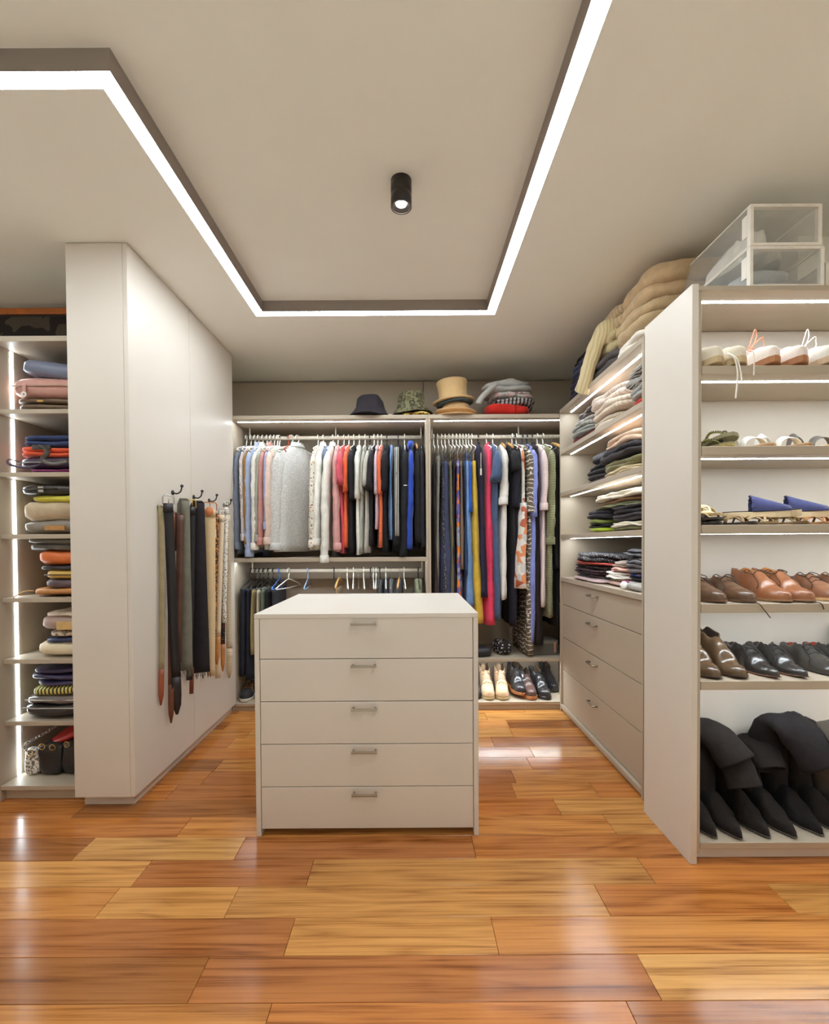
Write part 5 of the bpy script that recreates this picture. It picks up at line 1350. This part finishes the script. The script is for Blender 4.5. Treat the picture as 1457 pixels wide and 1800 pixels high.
lace_over('short brown shoelace with pale tip near the picture edge', [(a.x - .05, KY0 + .02, z + .003), (a.x - .005, KY0 - .003, z + .003), (a.x + .008, KY0 - .008, z - .022)], lace_b)
# shelf 3: bundle of black and cream sandals, frayed blue slides, flat brown sandals
z = khz[2] + .0006; G3s = 'sandals on the third shoe shelf'
def outline(la, dz0, dz1, dw=0.0):
    st = [0, .015, .04] + [.04 + .92 * i / 20 for i in range(1, 20)] + [.97, .99, 1]
    def ring(z, d): return [Vector((la.w(t) + d, la.y(t), z(t))) for t in st] + [Vector((-la.w(t) - d, la.y(t), z(t))) for t in st[::-1]]
    sp = lambda t: la.spring * max(0, (t - .7) / .3) ** 2 + la.heel * (1 - sstep(.25, .6, t))
    bm = bmesh.new(); loft(bm, [ring(lambda t: sp(t) * (1 if la.heel == 0 else .0) + dz0, dw - .001), ring(lambda t: sp(t) * (1 if la.heel == 0 else .0) + dz0 + .001, dw), ring(lambda t: sp(t) + dz1 - .001, dw), ring(lambda t: sp(t) + dz1, dw - .001)]); return bm
def band(la, t0, t1, h, th=.003, z0=.0, n=14, sk=0.0, rise=0.0, fray=0.0):
    """upper band arching over the foot between stations t0 and t1"""
    bm = bmesh.new(); R = []
    for j in range(7):
        row = []
        for i in range(n + 1):
            u = 2 * i / n - 1; t = t0 + (t1 - t0) * j / 6 + sk * u; hh = h * ((1 + rise * (1 - j / 6) - .25 * j / 6) if not fray else (1.35 - .95 * j / 6)); t += fray * nz(u * 9, j * 2.0) * (1 if j in (0, 6) else 0)
            row.append((Vector((la.w(min(.98, t)) * 1.05 * math.sin(u * math.pi / 2), la.y(t), z0 + hh * math.cos(u * math.pi / 2) ** .8)), u))
        R.append(row)
    V = [[[bm.verts.new(p * 1.0 + Vector((0, 0, k * th))) for p, u in row] for row in R] for k in range(2)]
    for j in range(6):
        for i in range(n):
            bm.faces.new((V[1][j][i], V[1][j][i + 1], V[1][j + 1][i + 1], V[1][j + 1][i])); bm.faces.new((V[0][j][i], V[0][j + 1][i], V[0][j + 1][i + 1], V[0][j][i + 1]))
    for j in (0, 6):
        for i in range(n): bm.faces.new((V[0][j][i], V[0][j][i + 1], V[1][j][i + 1], V[1][j][i]))
    for i in (0, n):
        for j in range(6): bm.faces.new((V[0][j][i], V[0][j + 1][i], V[1][j + 1][i], V[1][j][i]))
    return bm
def sandal(label, px, ytoe, z, la, sole, foot, bands, rot=0.0, th=.010, cat='sandal', name='sandal', group=None, footdz=.004, tilt=0.0, roll=0.0):
    x = at_y(px, 1000, ytoe).x
    t = thing(name, label, cat, (x, ytoe + la.L / 2, z), 0, group, (tilt, roll, rot))
    mk('sole', outline(la, 0, th), sole, t, False)
    mk('footbed', outline(la, th + .0002, th + footdz, -.0015), foot, t, False)
    for nm, fn, m in bands: mk(nm, fn(), m, t, True)
    return t
slide = Last(.265, W_ROUND, 1.05, .05, .07, .03, 0, .01, .006)
DEN = F((70, 73, 112), .95, 120, .5); CREAM = plain((224, 204, 168), .7)
def vee(la, t0, t1, r, z0, h):
    def f():
        bm = bmesh.new(); c = Vector((0, la.y(t1), z0))
        for sg in (-1, 1): tube(bm, smoothpath([c, c + Vector((sg * .012, .02, h * .7)), Vector((sg * la.w(t0) * .75, la.y(t0 + .1), z0 + h)), Vector((sg * la.w(t0) * .98, la.y(t0), z0))], 6), 1, 8, flat=(r, .003))
        return bm
    return f
def flat_sandal(label, px, dy, z, mat, strapm, rot, grp, dz=0.0, tilt=0.0, L=.26):
    la = Last(L, W_ROUND, .98, .05, .07, .03, 0, .01, .004)
    return sandal(label, px, YT + dy, z + dz, la, mat, mat, [('strap', vee(la, .45, .8, .005, .010, .028), strapm), ('band', lambda: band(la, .62, .7, .032, .003, .010), strapm)], rot, .007, group=grp, footdz=.003, tilt=tilt)
flat_sandal('black flat sandal lowest in the bundle by the side panel', 1262, .0, z, SOLE_D, BL, 0, G3s)
flat_sandal('cream strapped sandal lying on the black flat sandal', 1270, .015, z, plain((60, 48, 38), .5), LE((226, 206, 160), .5), -.15, G3s, .018)
flat_sandal('pale gold sandal topmost in the bundle by the side panel', 1258, .06, z, LE((200, 170, 120), .5), LE((232, 214, 170), .45), .12, G3s, .05, .10)
flat_sandal('dark flat sandal with pale edge in front of the blue slides', 1320, .0, z, plain((58, 46, 36), .5), LE((150, 120, 80), .5), .1, G3s)
flat_sandal('olive flat sandal under the frayed blue slides', 1366, .0, z, LE((150, 124, 84), .5), LE((176, 150, 110), .5), -.1, G3s)
flat_sandal('khaki flat sandal peeping under the right blue slide', 1414, .0, z, LE((120, 92, 54), .5), LE((206, 184, 140), .5), .05, G3s)
flat_sandal('tan brown flat sandal near the right picture edge', 1470, .01, z, LE((160, 112, 66), .5), LE((176, 120, 70), .5), 0, G3s)
for i, (px, rot, dy) in enumerate(((1383, 1.12, .0), (1450, 1.12, .02))):
    sandal('frayed blue denim slide with thick cream sole, %s' % ('the nearer left one' if i == 0 else 'the farther right one'), px, YT + dy, z + .031, slide, CREAM, F((62, 52, 62)),
           [('upper', lambda: band(slide, .36, .84, .05, .004, .026, n=26, fray=.035), DEN)], rot, .026, 'slipper', 'slide_sandal', G3s)
# shelf 2: olive flip-flops with studded straps, white strapped sandals
z = khz[1] + .0006; G2s = 'sandals on the second shoe shelf'
OLV = plain((148, 142, 112), .7); ff = Last(.265, W_ROUND, 1.0, .05, .07, .03, 0, .01, .006)
def studs(la, t0, t1, z0, h):
    def f():
        bm = bmesh.new(); c = Vector((0, la.y(t1), z0))
        for sg in (-1, 1):
            for p in smoothpath([c, c + Vector((sg * .012, .02, h * .7)), Vector((sg * la.w(t0) * .75, la.y(t0 + .1), z0 + h)), Vector((sg * la.w(t0) * .98, la.y(t0), z0))], 5)[1:-1]:
                r = bmesh.ops.create_icosphere(bm, subdivisions=1, radius=.0042)
                for v in r['verts']: v.co = v.co + p + Vector((0, 0, .004))
        return bm
    return f
for i, (px, dy, dz, rot, m) in enumerate(((1282, .01, 0, .05, LE((176, 160, 96), .5)), (1294, .03, .036, -.1, OLV))):
    sandal('%s flip-flop with studded strap' % ('yellowish olive lower' if i == 0 else 'grey olive upper'), px, YT + dy, z + dz, ff, m, OLV, [('strap', vee(ff, .45, .82, .006, .014, .034), LE((136, 134, 70), .4)), ('stud', studs(ff, .45, .82, .014, .034), plain((74, 66, 58), .3, .6))], rot, .012, 'flip-flop', 'flip_flop', G2s, tilt=.0 if i == 0 else -.06)
sl = Last(.27, W_ROUND, 1.0, .05, .07, .03, .006, .01, .003)
for i, px in enumerate((1352, 1416, 1478)):
    sandal(('white strapped sandal with tan sole right of the flip-flops', 'white strapped sandal with tan sole, second of the white ones', 'grey strapped tan sandal at the picture edge')[i], px, YT + .004, z, sl, LE((178, 138, 96), .5), LE((206, 176, 136), .5),
           [('toe_band', lambda: band(sl, .60, .72, .05, .003, .012), (LE((236, 230, 222), .4), LE((236, 230, 222), .4), LE((110, 104, 98), .4))[i]), ('ankle_band', lambda: band(sl, .20, .28, .082, .003, .016), (LE((240, 236, 230), .4), LE((240, 236, 230), .4), LE((110, 104, 98), .4))[i])], (.1, .12, .1)[i], .009, 'sandal', 'strap_sandal', G2s)
# shelf 1: canvas sneakers
z = khz[0] + .0006; G1s = 'sneakers on the top shoe shelf'
sn = lambda: Last(.28, W_ROUND, 1.04, .075, .09, .056, .0, .026, .012, (.03, .38), .002)
CAN = F((226, 216, 196), .9, 300, .3, .05); SOLEW = plain((200, 176, 136), .6); PINK = F((240, 226, 216), .9, 300, .3, .04)
for i, (px, m, so, lc) in enumerate(((1262, CAN, SOLEW, plain((236, 232, 222), .8)), (1303, CAN, SOLEW, plain((236, 232, 222), .8)), (1362, PINK, plain((176, 120, 80), .6), plain((236, 150, 120), .8)), (1411, PINK, plain((176, 120, 80), .6), plain((236, 206, 190), .8)), (1463, F((226, 220, 210), .9, 300, .3, .05), plain((206, 180, 150), .6), plain((236, 228, 218), .8)))):
    shoe(('cream canvas sneaker half behind the pale side panel', 'cream canvas sneaker with laces dangling over the shelf', 'white sneaker with coral laces standing on a brown sole', 'white sneaker with brown sole, right of the coral laced one', 'white sneaker with looped laces at the picture edge')[i], px, YT - .012, z, sn(), m, so, F((214, 206, 196)), 'sneaker', 'sneaker', 0, G1s, laces=lc, nl=4, lace_loops=2 if i >= 2 else 1)
WL = plain((240, 236, 226), .8)
for t in [o for o in bpy.data.objects if o.name.startswith('sneaker') and o.parent is None and o.get('group') == G1s][2:5:2]:
    m = [c for c in t.children if c.name.startswith('laces')][0].data.materials[0]
    bm = bmesh.new()
    for k, (dx, hz) in enumerate(((.055, .215), (.085, .185))):
        tube(bm, smoothpath([(-.01, .02, .10), (.015, .03, .125), (dx, .045, hz), (dx + .012, .05, hz - .012), (dx, .04, hz - .045), (.01, .02, .10)], 6), .0026, 6)
    mk('lace_loop', bm, m, t, True)
a = at_y(1288, 641, KY0 - .01); b = at_y(1293, 700, KY0 - .018)
lace_over('long cream shoelace dangling down past the light strip', [(a.x - .01, KY0 + .02, z + .05), (a.x + .002, KY0 - .012, z + .025), (a.x + .014, KY0 - .016, z - .04), (b.x, KY0 - .018, b.z)], WL, .0028)
b = at_y(1304, 672, KY0 - .018)
lace_over('second cream shoelace end forking right of the long one', [(a.x + .0, KY0 + .02, z + .055), (a.x + .012, KY0 - .012, z + .02), (b.x - .004, KY0 - .016, z - .03), (b.x, KY0 - .018, b.z)], WL, .0028)
a = at_y(1324, 641, KY0 - .01); b = at_y(1324, 660, KY0 - .012)
lace_over('short cream shoelace hanging in front of the second sneaker', [(a.x - .004, KY0 + .01, z + .06), (a.x - .002, KY0 - .012, z + .045), (a.x, KY0 - .014, z + .0), (b.x, KY0 - .014, b.z)], WL, .0025)
# bottom: slouching suede boots
z = KB + .0006; GB = 'tall suede boots at the bottom'
SU = F((40, 35, 33), .95, 160, .5, .2, .05); SU2 = F((84, 76, 68), .95, 160, .4, .2)
bl = lambda: Last(.29, W_POINT, 1.04, .10, .10, .036, .012, .007, .003, (.03, .34), .002, close=True)
def tall_boot(label, px, ytoe, path, rads, mat, rot=0.0, mouth=True):
    x = at_y(px, 1440, ytoe).x; la = bl()
    t = thing('tall_boot', label, 'boot', (x, ytoe + la.L / 2, z), rot, GB)
    shoe_parts(t, la, mat, plain((58, 50, 44), .5), mat, sd=seed(), creases=.004, welt=plain((96, 88, 80), .5))
    bm = bmesh.new(); P = smoothpath(path, 6); n = 18; rings = []; s = seed(); prev = None
    for i, p in enumerate(P):
        q = i / (len(P) - 1) * (len(rads) - 1); k = min(int(q), len(rads) - 2); rx, ry = [rads[k][j] + (rads[k + 1][j] - rads[k][j]) * (q - k) for j in (0, 1)]
        tn = (P[min(i + 1, len(P) - 1)] - P[max(i - 1, 0)]).normalized(); side = Vector((1, 0, 0)); side = (side - tn * side.dot(tn)).normalized(); up = tn.cross(side)
        rings.append([p + side * (rx * (1 + .16 * nz(math.cos(a) * 2 + s, i * .35, math.sin(a) * 2)) * math.cos(a)) + up * (ry * (1 + .2 * nz(math.cos(a) * 2, i * .35 + s, math.sin(a) * 2)) * math.sin(a)) for a in [2 * math.pi * w / n for w in range(n)]])
    inner = [[pp + (c0 - pp) * .12 for pp in r] for r, c0 in zip(rings[::-1], P[::-1])][:8]
    loft(bm, rings + inner, True, True); mk('shaft', bm, mat, t, True)
# foot local frame: heel at +y .145, toe at -y
up1 = [(0, .09, .06), (0, .10, .18), (0, .09, .30), (0, .03, .36), (0, -.04, .32), (0, -.085, .23)]
fl1 = [(.042, .055), (.05, .06), (.062, .05), (.072, .04), (.074, .036), (.07, .045)]
tall_boot('black suede tall boot half hidden by the pale side panel', 1258, YT + .010, [(0, .09, .06), (.0, .11, .18), (-.02, .14, .28), (-.03, .14, .36)], [(.042, .055), (.05, .06), (.055, .055), (.06, .05)], SU)
tall_boot('black suede tall boot with pointed toe second from the panel', 1303, YT, [(0, .09, .06), (0, .11, .18), (-.01, .13, .28), (-.0, .10, .345), (.04, .03, .32), (.07, -.02, .25)], [(.042, .055), (.05, .06), (.06, .055), (.068, .045), (.072, .05), (.075, .06)], SU)
tall_boot('black suede slouching boot with its shaft mouth gaping forward', 1352, YT + .008, [(0, .09, .06), (0, .11, .16), (-.02, .12, .24), (-.03, .06, .27), (-.035, -.02, .22), (-.03, -.06, .16)], [(.042, .055), (.05, .055), (.06, .05), (.066, .045), (.068, .045), (.066, .05)], SU)
tall_boot('black suede boot in the middle with shaft slumped to the right', 1399, YT + .006, [(0, .09, .06), (0, .12, .15), (.0, .15, .22), (.02, .13, .26), (.03, .06, .25), (.03, .01, .2)], [(.042, .055), (.05, .05), (.055, .05), (.06, .045), (.06, .045), (.058, .045)], SU)
tall_boot('black suede boot whose shaft folds over like a tent', 1446, YT + .02, [(0, .09, .06), (-.01, .10, .2), (-.04, .08, .32), (-.03, .03, .39), (.03, -.02, .34), (.07, -.06, .24)], [(.042, .055), (.055, .06), (.075, .05), (.085, .04), (.085, .04), (.08, .05)], F((34, 30, 31), .95, 160, .4, .2))
tall_boot('black suede boot just behind the tent-like one', 1492, YT + .02, [(0, .09, .06), (0, .11, .18), (-.02, .12, .3), (-.02, .06, .36), (.02, .0, .3)], [(.042, .055), (.05, .06), (.065, .05), (.07, .045), (.07, .05)], SU)
tall_boot('grey-brown suede boot at the right picture edge', 1546, YT + .02, [(0, .09, .06), (-.02, .09, .18), (-.05, .06, .3), (-.05, .0, .36), (-.04, -.07, .30), (-.03, -.10, .2)], [(.042, .055), (.055, .06), (.065, .05), (.07, .045), (.075, .045), (.07, .05)], SU2)

# ================================================================== boots at the bottom of the closets
GH = 'boots at the bottom of the right closet'
zb = BOTZ + .0006
def lace_boot(label, px, y, upper, sole, h=.17, rot=0.0, wt=W_ROUND, laces=None, L=.28, tilt=(0, 0), heel=.012, th=.022, dz=0, welt=None, nl=5, x=None):
    la = Last(L, wt, 1.05, h, h * .82, .05, heel, th, .004, (.03, .36), .004)
    x = at_y(px, 1200, y).x if x is None else x
    t = thing('lace_up_boot', label, 'boot', (x, y + L / 2 * math.cos(rot), zb + dz), 0, GH, (tilt[0], tilt[1], rot))
    shoe_parts(t, la, upper, sole, LE((96, 78, 60), .6), laces=laces, nl=nl, lace_loops=1, sd=seed(), welt=welt)
BG1 = F((214, 182, 146), .85, 200, .2, .06)
lace_boot('beige suede lace-up boot right next to the island', 860, CY0 + .03, BG1, plain((206, 180, 130), .6), .185, .03, laces=plain((150, 118, 88), .8), th=.026, welt=plain((70, 52, 40), .6), nl=6)
lace_boot('beige suede lace-up boot, the right one of the pair', 887, CY0 + .025, BG1, plain((206, 180, 130), .6), .185, -.05, laces=plain((150, 118, 88), .8), th=.026, welt=plain((70, 52, 40), .6), nl=6)
BB = LE((48, 45, 46), .25, .6, .2)
lace_boot('black leather boot with tan sole leaning beside the beige pair', 912, CY0 + .05, BB, plain((176, 112, 62), .5), .17, .2, laces=plain((30, 28, 28), .6), dz=.032, tilt=(.06, .1), th=.024)
lace_boot('shiny black pointed boot crossing over its neighbours', 927, CY0 + .07, LE((60, 57, 58), .18, .7, .2), plain((60, 40, 28), .5), .16, .32, W_POINT, None, tilt=(.1, -.08), dz=.03, th=.010, nl=3)
lace_boot('brown toed boot with orange tan sole standing in the middle', 935, CY0 + .025, LE((92, 66, 58), .35), plain((186, 116, 62), .5), .15, .06, laces=plain((40, 34, 32), .6), th=.026)
lace_boot('black boot with white studs along its sole near right cabinet', 957, CY0 + .03, BB, plain((40, 37, 38), .5), .17, .22, laces=plain((30, 28, 28), .6), th=.022, welt=PR([(44, 40, 42), (220, 214, 206)], 90, 'speck', .4))
lace_boot('black boot in the right corner of the closet', 973, CY0 + .2, LE((40, 38, 40), .3), SOLE_D, .16, .1, laces=None)
lace_boot('black boot mostly hidden behind the island corner', 838, CY0 + .05, LE((52, 50, 54), .4), SOLE_D, .14, -.05, laces=None)
# sneakers left of the island
for i, (px, dy, rot) in enumerate(((427, .02, .25), (452, .06, .2))):
    la = Last(.28, W_ROUND, 1, .075, .08, .045, 0, .022, .005, (.03, .36), .003); x = max(at_y(px, 1225, CY0 + dy).x, xa + .018 + .055 + i * .115)
    t = thing('sneaker', 'dark sneaker with white sole in the left closet, %s' % ('against the side panel' if i == 0 else 'beside the island corner'), 'sneaker', (x, CY0 + dy + .14, zb), rot * 0, 'sneakers in the left closet')
    shoe_parts(t, la, F((52, 50, 52), .8), plain((216, 208, 192), .6), INS, laces=plain((170, 110, 50), .8) if i == 0 else plain((40, 38, 38), .8), nl=4, lace_loops=1, sd=seed())
# small things on the low shelf of the right closet
zl = LOWZ + .0006
t = thing('drawstring_bag', 'black cloth bag with white skull-like print under the dresses', 'bag', (at_y(882, 1140, 3.56).x, 3.56, zl), .3)
bm = bmesh.new(); pillow(bm, .12, .16, .11, amp=.016, seed=7.7, p=3.5); mk('body', bm, PR([(44, 40, 42), (190, 184, 176)], 46, 'speck'), t, True)
t = thing('shoe_box', 'grey cardboard box at the right end of the low closet shelf', 'box', (at_y(950, 1140, 3.6).x, 3.6, zl), .05)
bm = bmesh.new(); box(bm, -.10, .10, -.1, .1, 0, .085, .002); mk('body', bm, plain((96, 92, 84), .7), t)
bm = bmesh.new(); box(bm, -.102, .102, -.102, .102, .0855, .112, .002); mk('lid', bm, plain((116, 110, 100), .7), t)
bm = bmesh.new(); box(bm, .07, .085, -.1045, -.1025, .02, .1, .0005); mk('tag', bm, plain((200, 140, 120), .6), t)
t = thing('pouch_bag', 'black soft pouch on the low shelf beside the island', 'bag', (at_y(846, 1140, 3.5).x, 3.5, zl), .2)
bm = bmesh.new(); pillow(bm, .12, .14, .07, amp=.012, seed=2.9, p=3.5); mk('body', bm, LE((40, 38, 42), .5), t, True)

# ================================================================== clear boxes above the shoe cabinet
CP = clear_plastic(); WP = plain((238, 232, 222), .35)
def clear_box(label, x0, x1, y0, y1, z0, h, door=True):
    t = thing('storage_box', label, 'box', ((x0 + x1) / 2, (y0 + y1) / 2, z0), 0, 'clear shoe boxes above the shoe cabinet'); T = .0022; f = .011
    P = lambda nm, b, m: mk(nm, b, m, t, False, world=True)
    P('side_pane', bx(x0, x0 + T, y0 + .02, y1, z0 + .004, z0 + h - .004, 0), CP); P('side_pane', bx(x1 - T, x1, y0 + .02, y1, z0 + .004, z0 + h - .004, 0), CP)
    P('lid_pane', bx(x0 + T, x1 - T, y0 + .02, y1, z0 + h - .004 - T, z0 + h - .004, 0), CP); P('base_pane', bx(x0 + T, x1 - T, y0 + .02, y1, z0 + .004, z0 + .004 + T, 0), CP)
    P('back_pane', bx(x0 + T, x1 - T, y1 - T, y1, z0 + .007, z0 + h - .007, 0), CP)
    bm = bmesh.new()
    for (a, b, c, d) in ((x0 - .002, x1 + .002, z0, z0 + f), (x0 - .002, x1 + .002, z0 + h - f, z0 + h), (x0 - .002, x0 + f, z0 + f, z0 + h - f), (x1 - f, x1 + .002, z0 + f, z0 + h - f)): box(bm, a, b, y0, y0 + .019, c, d, .001)
    box(bm, x0 - .003, x0 - .0005, y0 + .019, y0 + .045, z0 + .045, z0 + h - .03, .0005)
    P('front_frame', bm, WP)
    for xx in (x0 - .0015, x1 - .0035):
        for c in (z0, z0 + h - .005): P('edge_rail', bx(xx, xx + .005, y0 + .0195, y1 + .001, c, c + .005, .0005), WP)
    P('door_pane', bx(x0 + f + .0005, x1 - f - .0005, y0 + .004, y0 + .007, z0 + f + .0005, z0 + h - f - .0005, 0), CP)
    bm = bmesh.new(); box(bm, (x0 + x1) / 2 - .02, (x0 + x1) / 2 + .02, y0 - .003, y0, z0 + h - .008, z0 + h - .003, .0005); P('pull_tab', bm, WP)
b0, b1 = at_y(1319, 500, KY0 + .012), at_y(1449, 426, KY0 + .012)
zk = KT + .0006
hb = b1.z - b0.z - .002
clear_box('lower clear plastic shoe box with white frame', b0.x, b1.x, KY0 + .012, KY0 + .44, zk, hb)
c0, c1 = at_y(1320, 422, KY0 + .010), at_y(1445, 347, KY0 + .010)
clear_box('upper clear plastic shoe box with white frame', c0.x, c1.x, KY0 + .010, KY0 + .45, zk + hb + .001, c1.z - c0.z - .002)
clear_box('clear plastic shoe box at the picture edge, right of the stacked pair', b1.x + .025, b1.x + .31, KY0 + .03, KY0 + .34, zk, .105)
shoe('white trainer lying inside the upper clear box', float((c0.x + c1.x) / 2 - .06), KY0 + .35, zk + hb + .008, Last(.28, W_ROUND, 1.0, .075, .09, .045, 0, .026, .006, (.03, .36), .003), F((232, 228, 222), .8), plain((228, 224, 216), .5), F((120, 116, 118)), 'trainer', 'sneaker', math.pi + .12, 'trainers inside the clear boxes', laces=plain((236, 232, 226), .8), nl=4)
shoe('white trainer with grey lining, right one inside the upper box', float((c0.x + c1.x) / 2 + .055), KY0 + .13, zk + hb + .008, Last(.27, W_ROUND, .95, .07, .085, .042, 0, .022, .006, (.03, .36), .003), F((222, 218, 208), .8), plain((220, 214, 204), .5), F((110, 106, 108)), 'trainer', 'sneaker', .08, 'trainers inside the clear boxes', laces=plain((236, 232, 226), .8), nl=4)
o = folded('tissue_wrap', 'pale blue-grey tissue wrapped bundle inside the lower clear box', 'wrapping', ((b0.x + b1.x) / 2, KY0 + .25, zk + .008), .2, .32, .10, F((186, 190, 194), .8), 0, 2)
